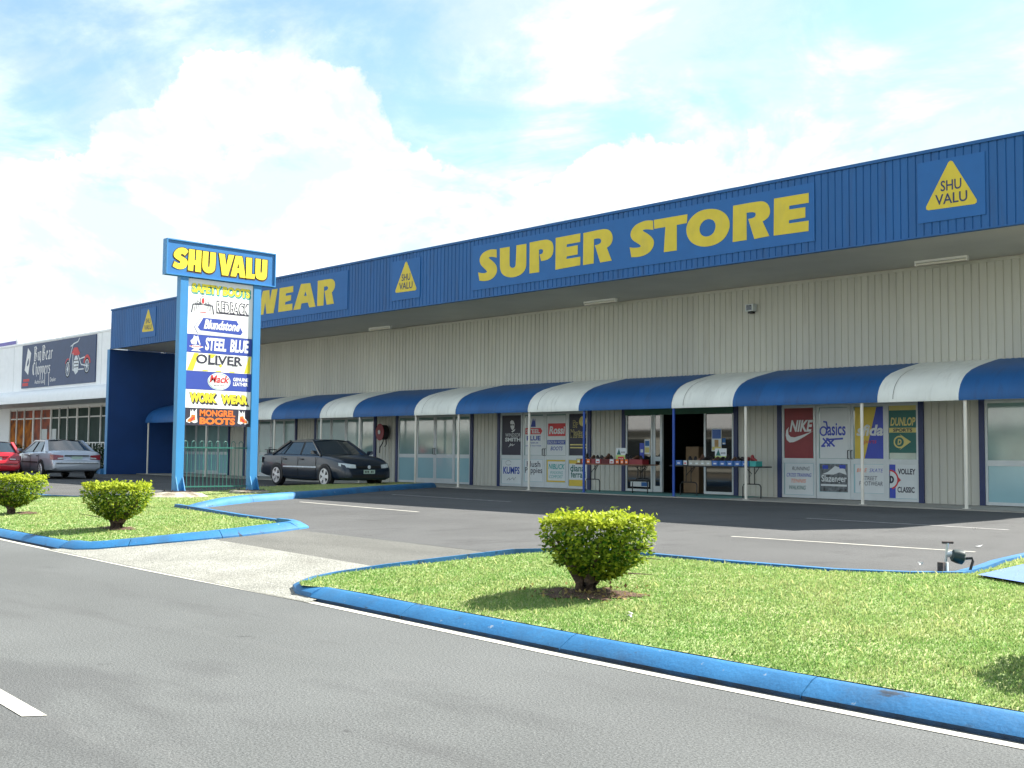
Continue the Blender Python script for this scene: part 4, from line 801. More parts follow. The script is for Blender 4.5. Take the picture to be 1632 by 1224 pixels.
def volley(a, X, Z):
    a.rect(X(0), Z(0), X(.22), Z(1), 'pblue', 1); a.poly([(X(.2), Z(.74)), (X(.42), Z(.54)), (X(.2), Z(.36))], 'sred', 1.5)
    a.poly([(X(0), Z(.82))]+[(X(0)+.26*math.sin(R(t)), Z(.55)+.27*math.cos(R(t))) for t in range(8, 176, 12)], 'sred', 2)
    a.poly([(X(0), Z(.55)-.22)]+[(X(0)+.22*math.cos(R(t)), Z(.55)+.225*math.sin(R(t))) for t in range(-84, 90, 12)], 'pwhite', 3)
    a.ring(X(0)+.045, Z(.55), .085, .10, .05, 'sdark', 4, 20, -90, 90); a.rect(X(0)+.003, Z(.55)-.1, X(0)+.045, Z(.55)+.1, 'sdark', 3.8)
    T(a, X, Z, 'VOLLEY', .31, .71, .95, .88, 'sdark', 1.4, .03); T(a, X, Z, 'CLASSIC', .29, .17, .91, .34, 'sdark', 1.4, .03)
def windsor(a, X, Z):
    a.poly([(X(.42), Z(.84)), (X(.5), Z(.88)), (X(.6), Z(.86)), (X(.66), Z(.78)), (X(.64), Z(.68)), (X(.56), Z(.62)), (X(.48), Z(.66)), (X(.44), Z(.72))], 'pwhite', 1)
    a.rect(X(.42), Z(.745), X(.52), Z(.775), 'sdark', 2); a.rect(X(.55), Z(.745), X(.64), Z(.775), 'sdark', 2); a.rect(X(.52), Z(.76), X(.55), Z(.77), 'sdark', 2)
    a.poly([(X(.48), Z(.59)), (X(.7), Z(.66)), (X(.66), Z(.61)), (X(.56), Z(.57))], 'pwhite', 1)
    T(a, X, Z, 'WINDSOR', .18, .46, .96, .55, 'pwhite', 1, -.0, .1); T(a, X, Z, 'SMITH', .16, .34, .97, .44, 'pwhite', 1, .04)
    a.stroke([(X(.36), Z(.2)), (X(.46), Z(.29)), (X(.44), Z(.23)), (X(.55), Z(.28)), (X(.53), Z(.23)), (X(.66), Z(.27))], .018, 'pwhite', 1)
def kumfs(a, X, Z):
    T(a, X, Z, 'KUMFS', .08, .40, .94, .70, 'sblue', 1, .03)
    a.ring(X(.35), Z(.86), .15, .09, .012, 'pgrey', 1, 20, 10, 330); a.stroke([(X(.28), Z(.14)), (X(.4), Z(.24)), (X(.42), Z(.15)), (X(.6), Z(.25)), (X(.64), Z(.15)), (X(.74), Z(.28))], .016, 'pgrey', 1)
def steelb(a, X, Z):
    a.poly([(X(.3), Z(.72)), (X(.36), Z(.82)), (X(.44), Z(.95)), (X(.5), Z(.86)), (X(.56), Z(.95)), (X(.6), Z(.72))], 'sblue', 1)
    a.poly([(X(.0), Z(.53)), (X(.88), Z(.53)), (X(.98), Z(.61)), (X(.88), Z(.69)), (X(.0), Z(.69))], 'sred', 1); T(a, X, Z, 'STEEL', .06, .555, .84, .665, 'pwhite', 2, .03)
    T(a, X, Z, 'BLUE', .08, .37, .88, .49, 'sblue', 1, .04); T(a, X, Z, 'PREMIUM', .22, .295, .74, .325, 'sblue', 1); T(a, X, Z, 'SAFETY FOOTWEAR', .02, .22, .93, .25, 'sblue', 1)
def hush(a, X, Z): T(a, X, Z, 'Hush', .12, .66, .88, .93, 'sdark', 1, .01); T(a, X, Z, 'Puppies', .02, .30, .99, .64, 'sdark', 1, .01)
def rossi(a, X, Z):
    a.rect(X(.06), Z(.48), X(1), Z(.80), 'sred', 1); T(a, X, Z, 'Rossi', .12, .53, .98, .73, 'pwhite', 2, .035, .15)
    a.rect(X(.02), Z(.27), X(1), Z(.38), 'sblue', 1); T(a, X, Z, 'ENDURA WORK', .06, .29, .96, .36, 'pwhite', 2, .0, .2); T(a, X, Z, 'BOOTS', .2, .12, .86, .22, 'sblue', 1, .02, .25)
def niblick(a, X, Z):
    for r_ in ((0, .93, 1, 1), (0, 0, 1, .07), (0, .07, .06, .93)): a.rect(X(r_[0]), Z(r_[1]), X(r_[2]), Z(r_[3]), 'pyellow', 1)
    T(a, X, Z, 'NIBLICK', .10, .58, .97, .82, 'steal', 1, .02, .2); T(a, X, Z, 'WALKING', .2, .36, .88, .50, 'steal', 1, .0, .3); T(a, X, Z, 'COMFORT', .14, .17, .88, .32, 'steal', 1, .0, .3)
def docm(a, X, Z):
    a.ell(X(.78), Z(.81), .17, .17, 'pgold', 1); T(a, X, Z, 'Dr', .2, .66, .52, .84, 'pgold', 2, .07); T(a, X, Z, 'Dr', .21, .67, .51, .83, 'sdark', 3, .01)
    T(a, X, Z, 'Martens', .06, .42, .99, .62, 'pgold', 2, .07); T(a, X, Z, 'Martens', .07, .43, .98, .61, 'sdark', 3, .01)
    a.rect(X(.04), Z(.24), X(1), Z(.27), 'pgold', 1); a.rect(X(.04), Z(.17), X(1), Z(.20), 'pgold', 1)
def diana(a, X, Z):
    a.rect(X(0), Z(.86), X(1), Z(1), 'pyellow', 1); a.rect(X(0), Z(0), X(1), Z(.24), 'pyellow', 1)
    T(a, X, Z, 'diana', .06, .56, .9, .82, 'pgreen', 1, .02); T(a, X, Z, 'ferrari', .1, .32, .97, .58, 'pgreen', 1, .02)
wsign('maroon window sign with slanted white capitals over a white tick mark', -18.21, 1.17, -17.28, 2.62, 'maroon', nike)
wsign('white window sign listing running, cross training, tennis and walking', -18.2, .14, -17.28, 1.02, 'pwhite', lines4)
wsign('white door sign with blue lower case name and crossed blue stripes', -17.06, 1.18, -16.2, 2.58, 'pwhite', asics)
wsign('dark pictorial door sign with a white leaping shape and white lettering', -17.07, .25, -16.2, 1.02, 'pgrey', slaz)
wsign('door sign split diagonally into yellow and blue halves', -15.98, 1.18, -15.13, 2.58, 'pblue', sfida)
wsign('white hand lettered door sign ending in STREET FOOTWEAR', -15.98, .25, -15.13, 1.02, 'pwhite', bike)
wsign('dark green and gold window sign with an arrow badge', -14.97, 1.34, -14.2, 2.60, 'pgreen', dunlop)
wsign('white window sign with blue side stripe and half round red emblem', -14.97, .14, -14.2, 1.03, 'pwhite', volley)
wsign('black window sign with white lettering under a face in sunglasses', -30.11, 1.17, -29.12, 2.60, 'sdark', windsor)
wsign('pale window sign with one purple blue word, lowest left in its doorway', -30.11, .14, -29.12, 1.01, 'pwhite', kumfs)
wsign('white door sign with red arrow band and blue dog head', -28.9, 1.18, -28.03, 2.56, 'pwhite', steelb)
wsign('white door sign with two lines of black rounded lettering', -28.92, .25, -28.03, 1.02, 'pwhite', hush)
wsign('white door sign with white lettering in a red block above BOOTS', -27.82, 1.18, -26.93, 2.56, 'pwhite', rossi)
wsign('yellow edged door sign ending in WALKING COMFORT in teal', -27.82, .25, -26.93, 1.02, 'pwhite', niblick)
wsign('black window sign with gold outlined letters, gold disc and two stripes', -26.74, 1.18, -25.95, 2.61, 'sdark', docm)
wsign('white window sign with yellow bands and dark green lower case letters', -26.74, .14, -25.95, 1.02, 'pwhite', diana)
# posters inside the entrance glass
def postr(label, x0, z0, x1, z1, base, parts):
    a = Art('y', YG-.006, .002); a.mb.mat(base).box(x0, x1, YG-.006, YG-.001, z0, z1)
    for (u0, v0, u1, v1, m) in parts: a.rect(x0+u0*(x1-x0), z0+v0*(z1-z0), x0+u1*(x1-x0), z0+v1*(z1-z0), m, 1)
    tag(a.build('window_poster'), label, 'poster')
postr('tall pale blue poster on the glass right of the open entrance', -20.78, 1.35, -20.42, 2.05, 'pwhite', [(.05, .55, .95, .95, 'skyblue'), (.05, .05, .95, .2, 'pgold'), (.3, .2, .7, .5, 'gold_tan')])
postr('small blue notice stuck beside the pale poster at the entrance', -20.39, 1.55, -20.27, 1.75, 'boxblue', [(.1, .1, .9, .3, 'pwhite')])
postr('blue bottle shaped poster on the glass left of the entrance', -23.62, 1.1, -23.44, 1.6, 'pblue', [(.2, .4, .8, .6, 'pwhite')])
postr('small pale notices above the blue poster left of the entrance', -23.42, 1.25, -23.2, 1.72, 'pwhite', [(.1, .55, .9, .9, 'boxblue'), (.1, .1, .9, .45, 'pgold')])
postr('white and blue notice low on the glass left of the entrance', -24.0, .2, -23.25, .36, 'pwhite', [(.6, .1, .98, .9, 'boxblue')])
mb = MB().mat('carton').box(-22.55, -21.95, 29.2, 29.8, .04, .95).box(-22.5, -22.0, 29.25, 29.75, .952, 1.5); tag(mb.build('carton'), 'brown cartons stacked inside the dark shop entrance', 'carton')

# ------------------------------------------------------------------ bargain tables
def table(label, x0, x1, y, top, m):
    t = thing('trestle_table', label, 'table', ((x0+x1)/2, y, .035))
    mb = MB().mat(m).box(x0, x1, y-.36, y+.36, top-.035, top); mb.build('tabletop', t)
    for xc in (x0+.42, x1-.42):
        mb = MB().mat('blackmetal')
        yy = y-.0
        mb.tube([(xc-.09, yy, top-.04), (xc-.09, yy, .43)], .014, 6); mb.tube([(xc+.09, yy, top-.04), (xc+.09, yy, .43)], .014, 6)
        mb.tube([(xc-.3, yy, .04), (xc-.3, yy, .36), (xc-.27, yy, .41), (xc-.22, yy, .43), (xc+.22, yy, .43), (xc+.27, yy, .41), (xc+.3, yy, .36), (xc+.3, yy, .04)], .017, 6)
        mb.tube([(xc-.09, yy, .62), (xc+.0, yy, .72), (xc+.2*(1 if xc < (x0+x1)/2 else -1), yy, top-.04)], .011, 6)
        mb.tube([(xc+.09, yy, .7), (xc+.24, yy, top-.04)], .011, 6)
        mb.build('leg', t, smooth=40)
    return t
TT = .93
table('trestle table with red edge left of the entrance, loaded with shoe boxes', -24.95, -22.15, 27.05, TT, 'tablebrown')
table('trestle table right of the entrance covered in blue shoe boxes', -21.05, -18.0, 26.95, TT, 'black')
def shoebox(x0, x1, y, z, h, m, tagm, label, group):
    mb = MB().mat(m).box(x0, x1, y-.33, y-.02, z, z+h*.78).box(x0-.005, x1+.005, y-.335, y-.015, z+h*.785, z+h)
    if tagm:
        w = min(.16, (x1-x0)*.7); xc = (x0+x1)/2
        mb.mat(tagm).box(xc-w/2, xc+w/2, y-.343, y-.337, z+.015, z+h*.95); mb.mat('sred' if tagm == 'pwhite' else 'pwhite').box(xc-w*.3, xc+w*.3, y-.347, y-.344, z+h*.3, z+h*.55)
    return tag(mb.build('shoe_box'), label, 'shoe box', group)
bx = [(-24.93, .19, 'boxred', 'pgold', 'leftmost shoe box on the red edged table, yellow price tag'), (-24.72, .19, 'boxred', 'sorange', 'second shoe box from the left on the red table, orange tag'), (-24.51, .19, 'boxred', 'sorange', 'third shoe box from the left on the red table, orange tag'),
      (-24.3, .15, 'maroon', None, 'narrow plain maroon box between the orange tags and white label'), (-24.13, .24, 'maroon', 'pwhite', 'left of two white labelled boxes on the red table'), (-23.87, .30, 'boxred', None, 'plain red box between the two white labelled boxes'),
      (-23.55, .24, 'maroon', 'pwhite', 'right of two white labelled boxes on the red table'), (-23.29, .18, 'boxred', 'sorange', 'orange tagged box just right of the white label on the red table'), (-23.09, .16, 'boxred', 'sorange', 'second orange tagged box below the red table price card'), (-22.91, .16, 'boxred', 'sorange', 'rightmost orange tagged box on the red table'), (-22.73, .52, 'maroon', None, 'long plain maroon box at the right end of the red table')]
for x, w, m, tg, lab in bx: shoebox(x, x+w, 27.05, TT+.001, .15, m, tg, lab, 'shoe boxes on the left table')
bx = [(-20.85, .24, 'boxblue', 'skyblue', 'bright blue box at the left end of the right table'), (-20.58, .18, 'black', 'pwhite', 'black box with white label near the right table left end')]
bx += [(-20.38+.205*k, .195, 'boxgrey', 'boxgrey', ['leftmost', 'second', 'third', 'rightmost'][k]+' of four pale grey boxes on the right table') for k in range(4)]
bx += [(-19.55+.255*k, .235, 'boxblue', 'skyblue', ['leftmost', 'second', 'middle', 'fourth', 'rightmost'][k]+' of five blue boxes with pale tags on the right table') for k in range(5)]
bx += [(-18.26, .2, 'steal', None, 'teal lidded box at the right end of the right table')]
for x, w, m, tg, lab in bx: shoebox(x, x+w, 26.95, TT+.001, .145, m, tg, lab, 'shoe boxes on the right table')
def shoe(x, y, z, rz, m, boot=False):
    """a shoe: tapered sole, low vamp, opening at the heel"""
    st = [(-.13, .034, .0, .085), (-.11, .043, .0, .115), (-.06, .042, .0, .12), (-.01, .036, .0, .095), (.04, .042, .0, .07), (.09, .046, .0, .058), (.13, .038, .0, .045), (.15, .018, .002, .03)]
    if boot: st = [(a, b, c, d*(1.45 if a < -.03 else 1.1)) for a, b, c, d in st]
    vs = []; fs = []; n = 8; c_, s_ = math.cos(rz), math.sin(rz)
    for a, w, z0, z1 in st:
        for k in range(n):
            t = 2*math.pi*(k+.5)/n; yy = w*math.cos(t)*1.08; zz = z0+(z1-z0)*(.5+.5*max(-1, min(1, 1.15*math.sin(t))))
            vs.append((x+a*c_-yy*s_, y+a*s_+yy*c_, z+zz))
    for i in range(len(st)-1):
        for k in range(n): fs.append((i*n+k, i*n+(k+1) % n, (i+1)*n+(k+1) % n, (i+1)*n+k))
    fs += [tuple(range(n)), tuple((len(st)-1)*n+k for k in reversed(range(n)))]
    return MB().mat(m).add(vs, fs)
for i in range(13):
    x = -24.8+i*.2+random.uniform(-.03, .03)
    if -23.5 < x < -23.1: continue
    o = shoe(x, 26.9+random.uniform(-.04, .05), TT+.153, R(-60+random.uniform(-35, 35)), ['shoe', 'shoe', 'shoebrown'][i % 3], i % 4 == 1).build('shoe', smooth=50)
    tag(o, 'dark or brown shoe resting on the boxes of the red edged left table', 'shoe', 'shoes on the left table')
for i in range(13):
    x = -20.45+i*.185+random.uniform(-.03, .03)
    o = shoe(x, 26.8+random.uniform(-.04, .05), TT+.148, R(-60+random.uniform(-40, 40)), 'shoered' if i > 10 else ['shoe', 'shoe', 'shoebrown'][i % 3], i % 5 == 2).build('shoe', smooth=50)
    if i > 10: tag(o, 'red shoe lying at the far right of the right hand table', 'shoe', 'red shoes on the right table')
    else: tag(o, 'dark or brown shoe resting on boxes of the right table', 'shoe', 'shoes on the right table')
def pricecard(x, y, z, label):
    root = thing('price_card', label, 'sign', (x, y, z), group='price cards')
    mb = MB().mat('pwhite').box(x-.2, x+.2, y, y+.008, z, z+.44).box(x-.03, x+.03, y+.008, y+.1, z, z+.02); mb.build('card', root)
    a = Art('y', y-.0005, .002)
    a.rect(x-.2, z, x+.2, z+.22, 'lime', 1); a.poly([(x-.17, z+.23), (x+.0, z+.23), (x-.08, z+.42)], 'pgreen', 2)
    a.rect(x-.12, z+.0, x+.12, z+.17, 'sred', 2); a.text('SHOES', x+.01, z+.28, x+.17, z+.33, 'sdark', 2, .02)
    a.text('SALE', x-.09, z+.045, x+.09, z+.125, 'pwhite', 3, .03); a.build('lettering', root)
pricecard(-23.3, 27.0, TT+.06, 'green and red price card standing on the left hand bargain table')
pricecard(-19.5, 26.98, TT+.06, 'green and red price card standing on the right hand bargain table')

# ------------------------------------------------------------------ fittings on the store
for i, (x0, x1) in enumerate(((-13.8, -12.42), (-25.38, -24.0), (-37.28, -35.87))):
    t = thing('fluorescent_light', ['rightmost', 'middle', 'leftmost'][i]+' white fluorescent batten fixed under the grey soffit', 'light', ((x0+x1)/2, 27.55, ZS-.1), group='fluorescent battens under the soffit')
    mb = MB().mat('white').box(x0, x1, 27.49, 27.61, ZS-.05, ZS+.006).box(x0, x0+.03, 27.5, 27.6, ZS-.12, ZS-.051).box(x1-.03, x1, 27.5, 27.6, ZS-.12, ZS-.051); mb.build('batten', t)
    mb = MB().mat('postwhite'); mb.tube([(x0+.035, 27.55, ZS-.087), (x1-.035, 27.55, ZS-.087)], .03, 10); mb.build('tube', t, smooth=60)
t = thing('security_light', 'small boxy white floodlight fixed high on the beige wall', 'light', (-19.25, YW-.1, 5.42))
mb = MB().mat('alu').box(-19.41, -19.13, YW-.22, YW-.03, 5.50, 5.71); mb.build('housing', t)
mb = MB().mat('black').box(-19.34, -19.2, YW-.18, YW-.02, 5.44, 5.495); mb.mat('glassdark').box(-19.36, -19.18, YW-.226, YW-.222, 5.53, 5.68); mb.build('bracket', t)
t = thing('fire_hose_reel', 'red fire hose reel mounted on the wall between two doors', 'hose reel', (-36.98, YW-.2, 1.6))
c = (-36.98, YW-.05, 2.04); ax = (-.15, -1, 0)
mb = MB().mat('black').lathe([(.05, -.05), (.30, .02), (.30, .26), (.08, .27)], c, ax, 26); mb.build('hose_coil', t, smooth=40)
mb = MB().mat('maroon').lathe([(.06, .275), (.33, .275), (.345, .29), (.34, .305), (.25, .30), (.1, .31)], c, ax, 28); mb.build('flange', t, smooth=35)
mb = MB().mat('pwhite').lathe([(.085, .312), (.085, .335), (.05, .345)], c, ax, 18); mb.build('hub', t, smooth=40)
mb = MB().mat('black').tube([(-36.85, YW-.25, 1.78), (-36.9, YW-.28, 1.6), (-37.05, YW-.3, 1.42), (-37.12, YW-.26, 1.2)], .022, 8).tube([(-36.8, YW-.2, 1.8), (-36.74, YW-.22, 1.55), (-36.8, YW-.25, 1.45)], .022, 8); mb.build('hose', t, smooth=50)
mb = MB().mat('postwhite').tube([(-36.78, YW-.03, .04), (-36.78, YW-.03, 1.75)], .018, 8); mb.build('feed_pipe', t, smooth=50)

# ------------------------------------------------------------------ white shop next door
nb = thing('motorcycle_shop', 'white shopfront building next door with a rounded white canopy', 'building', (-66, 27, 0))
NX1 = -55.0
mb = MB().mat('offwhite').box(-110, NX1, 25.5, 27.3, 4.6, 7.42).box(-110, NX1, 25.46, 25.6, 7.425, 7.52)
mb.box(-110, NX1, 27.56, 60, 4.6, 7.2); mb.box(-110, -76.5, 27.5, 27.7, 0, 4.595); mb.box(-76.5, NX1, 27.5, 27.6, 3.72, 4.595)
mb.mat('slab').box(-76.5, NX1, 27.0, 27.75, 0, .70)
mb.mat('dark').box(-76.5, NX1, 27.75, 27.8, .7, 3.72)
mb.build('wall', nb)
prof = [(25.49, 4.62), (25.2, 4.60), (24.9, 4.52), (24.72, 4.38), (24.64, 4.2), (24.62, 3.9), (24.62, 3.84), (24.75, 3.84), (27.49, 3.86)]
mb = MB().mat('offwhite'); n = len(prof); mb.add([(x, y, z) for x in (-110, NX1-.05) for y, z in prof], [(i, i+1, n+i+1, n+i) for i in range(n-1)]+[tuple(range(n)), tuple(range(2*n-1, n-1, -1))]); mb.build('canopy', nb, smooth=35)
# seams in the white fascia sheets
mb = MB().mat('alu'); 
for x in (-73.2, -70.5, -58.1, -56.0): mb.box(x, x+.02, 25.492, 25.498, 4.66, 7.4)
mb.build('seam', nb)
XM = [-76.32, -75.15, -73.85, -72.4, -71.08, -69.6, -68.31, -67.1, -65.73, -64.05, -62.47, -61.0, -59.3, -57.6, -55.9]
for i, (a, b) in enumerate(zip(XM[:-1], XM[1:])):
    thick = .09
    mb = MB().mat('white').box(a-.05, a+.07 if i not in (3, 5, 8, 11) else a+.16, 27.46, 27.6, .7, 3.72).box(a+.17, b-.051, 27.47, 27.59, 3.08, 3.16).box(a+.17, b-.051, 27.47, 27.59, 3.64, 3.72).box(a+.17, b-.051, 27.47, 27.59, .70, .80)
    w = mb.build('window', nb); m = 'shopfire' if i < 3 else 'shopred' if i < 5 else 'shopdark'
    MB().mat(m).box(a+.08, b-.05, 27.52, 27.53, .8, 3.08).build('pane', w)
    MB().mat('shopred' if i < 5 else 'shopdark').box(a+.08, b-.05, 27.52, 27.53, 3.16, 3.64).build('pane', w)
for x, z in ((-70.6, 1.6), (-69.2, 1.6)): MB().mat('pwhite').box(x-.45, x+.45, 27.505, 27.515, z, z+.85).build('poster', nb)
mb = MB().mat('offwhite').box(-140, -96.2, 35, 60, 7.2, 9.9).prism([(-140, 34.9, 9.92), (-96.3, 34.9, 9.92), (-96.3, 34.9, 10.85), (-140, 34.9, 10.5)], (0, 25, 0)).prism([(-96.2, 35, 7.2), (-88, 35, 7.2), (-88, 35, 9.8), (-96.2, 35, 10.75)], (0, 25, 0))
mb.mat('purple').box(-140, -96.15, 34.8, 34.88, 9.88, 10.15); mb.build('rear_roof', nb)
# its signboard
sg = thing('shop_signboard', 'wide dark slate signboard with white blackletter and a red motorcycle', 'sign', (-63.85, 25.45, 4.78))
X0, X1, Z0, Z1 = -69.0, -58.7, 4.80, 7.36
MB().mat('slate').box(X0, X1, 25.43, 25.49, Z0, Z1).build('sign_panel', sg)
a = Art('y', 25.428, .004); X = lambda u: X0+u*(X1-X0); Z = lambda v: Z0+v*(Z1-Z0)
a.poly([(X(.045), Z(.42)), (X(.085), Z(.93)), (X(.135), Z(.80)), (X(.10), Z(.30))], 'swhite', 1); a.poly([(X(.085), Z(.62)), (X(.075), Z(.52)), (X(.085), Z(.5)), (X(.105), Z(.56)), (X(.105), Z(.7))], 'slate', 2)
a.rect(X(.03), Z(.15), X(.12), Z(.21), 'sred', 1); a.rect(X(.02), Z(.05), X(.105), Z(.12), 'sred', 1)
a.build('playing_card', sg); a.mb = MB()
def blackletter(s, x0, y0, h):
    """broad-nib strokes: x advance in units of letter height"""
    G = {'B': ([[(0, 0), (0, 1)], [(-.08, 1), (.25, 1.02), (.38, .85), (.3, .62), (.05, .55)], [(.05, .55), (.36, .5), (.45, .25), (.3, .02), (0, 0)], [(.16, .1), (.16, .9)]], .62),
         'i': ([[(0, .6), (.08, .55), (.08, .1), (.16, 0)], [(.06, .8), (.1, .84)]], .26), 'g': ([[(.05, .6), (0, .3), (.1, 0)], [(.05, .62), (.28, .6), (.28, -.15), (.05, -.3)], [(.1, 0), (.26, .08)]], .42),
         'e': ([[(.05, .55), (0, .3), (.05, .05), (.2, 0), (.3, .08)], [(.05, .58), (.22, .6), (.28, .42), (.04, .3)]], .4), 'a': ([[(.02, .52), (.14, .62), (.26, .52), (.26, .06), (.34, 0)], [(.24, .36), (.03, .26), (.03, .06), (.14, 0), (.24, .08)]], .44),
         'r': ([[(0, .6), (.08, .55), (.08, 0)], [(.08, .5), (.22, .62), (.3, .52)]], .36), 'C': ([[(.42, .85), (.25, 1.0), (.05, .8), (0, .45), (.1, .1), (.3, 0), (.48, .15)], [(.2, .92), (.2, .1)]], .62),
         'h': ([[(.05, 1.0), (.05, 0)], [(.05, .5), (.2, .62), (.28, .5), (.28, .05), (.2, -.15)]], .44), 'o': ([[(.05, .55), (0, .3), (.05, .05), (.18, 0)], [(.12, .62), (.28, .52), (.3, .25), (.18, 0)]], .42),
         'p': ([[(.0, .62), (.06, .55), (.06, -.45)], [(.06, .52), (.22, .62), (.3, .5), (.28, .1), (.12, 0)]], .44), 's': ([[(.28, .55), (.15, .62), (.03, .48), (.26, .22), (.2, .02), (.02, .05)]], .4), ' ': ([], .2)}
    x = x0
    for j, ch in enumerate(s):
        for st in G[ch][0]: a.stroke([(x+u*h, y0+v*h) for u, v in st], .125*h, 'swhite', 1+.03*j, nib=(.80, .60))
        x += G[ch][1]*h*1.02
blackletter('Big Bear', X(.185), Z(.61), .80); blackletter('Choppers', X(.165), Z(.29), .74)
for u, v in ((.345, .05), (.40, .02)): a.stroke([(X(u), Z(.30)), (X(u+.002), Z(v))], .06, 'swhite', 2)
a.text('Authorised', X(.20), Z(.08), X(.335), Z(.17), 'swhite', 1); a.text('Dealer', X(.42), Z(.10), X(.50), Z(.19), 'swhite', 1)
a.build('lettering', sg); a.mb = MB()
for cx, cz, rx, rz in ((.655, .33, .34, .47), (.90, .36, .36, .42)):
    a.ring(X(cx), Z(cz), rx, rz, .085, 'tyre', 1); a.ring(X(cx), Z(cz), rx-.07, rz-.07, .05, 'chrome', 1.5); a.ell(X(cx), Z(cz), .1, .12, 'chrome', 1.5)
    for t in range(0, 180, 30): a.stroke([(X(cx)-.24*math.cos(R(t)), Z(cz)-.36*math.sin(R(t))), (X(cx)+.24*math.cos(R(t)), Z(cz)+.36*math.sin(R(t)))], .018, 'chrome', 1.2+.01*t/30)
a.ring(X(.90), Z(.38), .47, .55, .15, 'sred', 2, 24, 10, 165); a.ring(X(.655), Z(.35), .42, .55, .07, 'sred', 2, 20, 50, 150)
a.poly([(X(.70), Z(.66)), (X(.73), Z(.78)), (X(.775), Z(.78)), (X(.81), Z(.64)), (X(.79), Z(.60)), (X(.73), Z(.62))], 'sred', 2)
for p in ([(.655, .33), (.70, .72), (.72, .86)], [(.72, .86), (.78, .90), (.80, .97)], [(.69, .82), (.725, .86)], [(.72, .66), (.72, .3), (.86, .3)], [(.79, .6), (.83, .4), (.9, .36)], [(.81, .52), (.87, .55)]): a.stroke([(X(u), Z(v)) for u, v in p], .07, 'chrome', 2.4+p[0][0])
a.poly([(X(.735), Z(.28)), (X(.73), Z(.45)), (X(.75), Z(.6)), (X(.775), Z(.6)), (X(.80), Z(.45)), (X(.79), Z(.25)), (X(.76), Z(.2))], 'chrome', 3.5)
for v in (.35, .42, .49): a.rect(X(.738), Z(v), X(.793), Z(v+.02), 'sdark', 3.8)
a.build('motorcycle_picture', sg)
# white railing on its raised walk
rl = thing('railing', 'white balustrade railing in front of the motorcycle shop windows', 'railing', (-62.5, 26.9, .7))
mb = MB().mat('white').box(-66.5, -57, 26.86, 26.92, 1.58, 1.64).box(-66.5, -57, 26.87, 26.91, .78, .82); mb.build('rail', rl)
mb = MB().mat('white')
for k in range(25): mb.box(-66.4+k*.39, -66.32+k*.39, 26.875, 26.905, .8, 1.6)
mb.build('baluster', rl)
# invented building across the road, added out of view for the windows to mirror
ob = thing('added_reflected_building', 'invented long low pale building across the road, added for shop window reflections', 'building', (-35, -30, -.3))
mb = MB().mat('clad').box(-120, 50, -45, -30, -.3, 3.6); mb.build('wall', ob)
mb = MB().mat('offwhite').box(-120, 50, -30.6, -29.2, 3.7, 5.3); mb.build('fascia', ob)
MB().mat('roof').box(-120, 50, -46, -30.7, 5.0, 5.2).build('roof', ob)
for k in range(14): MB().mat('glassdark').box(-112+k*11.5, -106+k*11.5, -29.99, -29.9, .1, 2.8).build('window', ob)
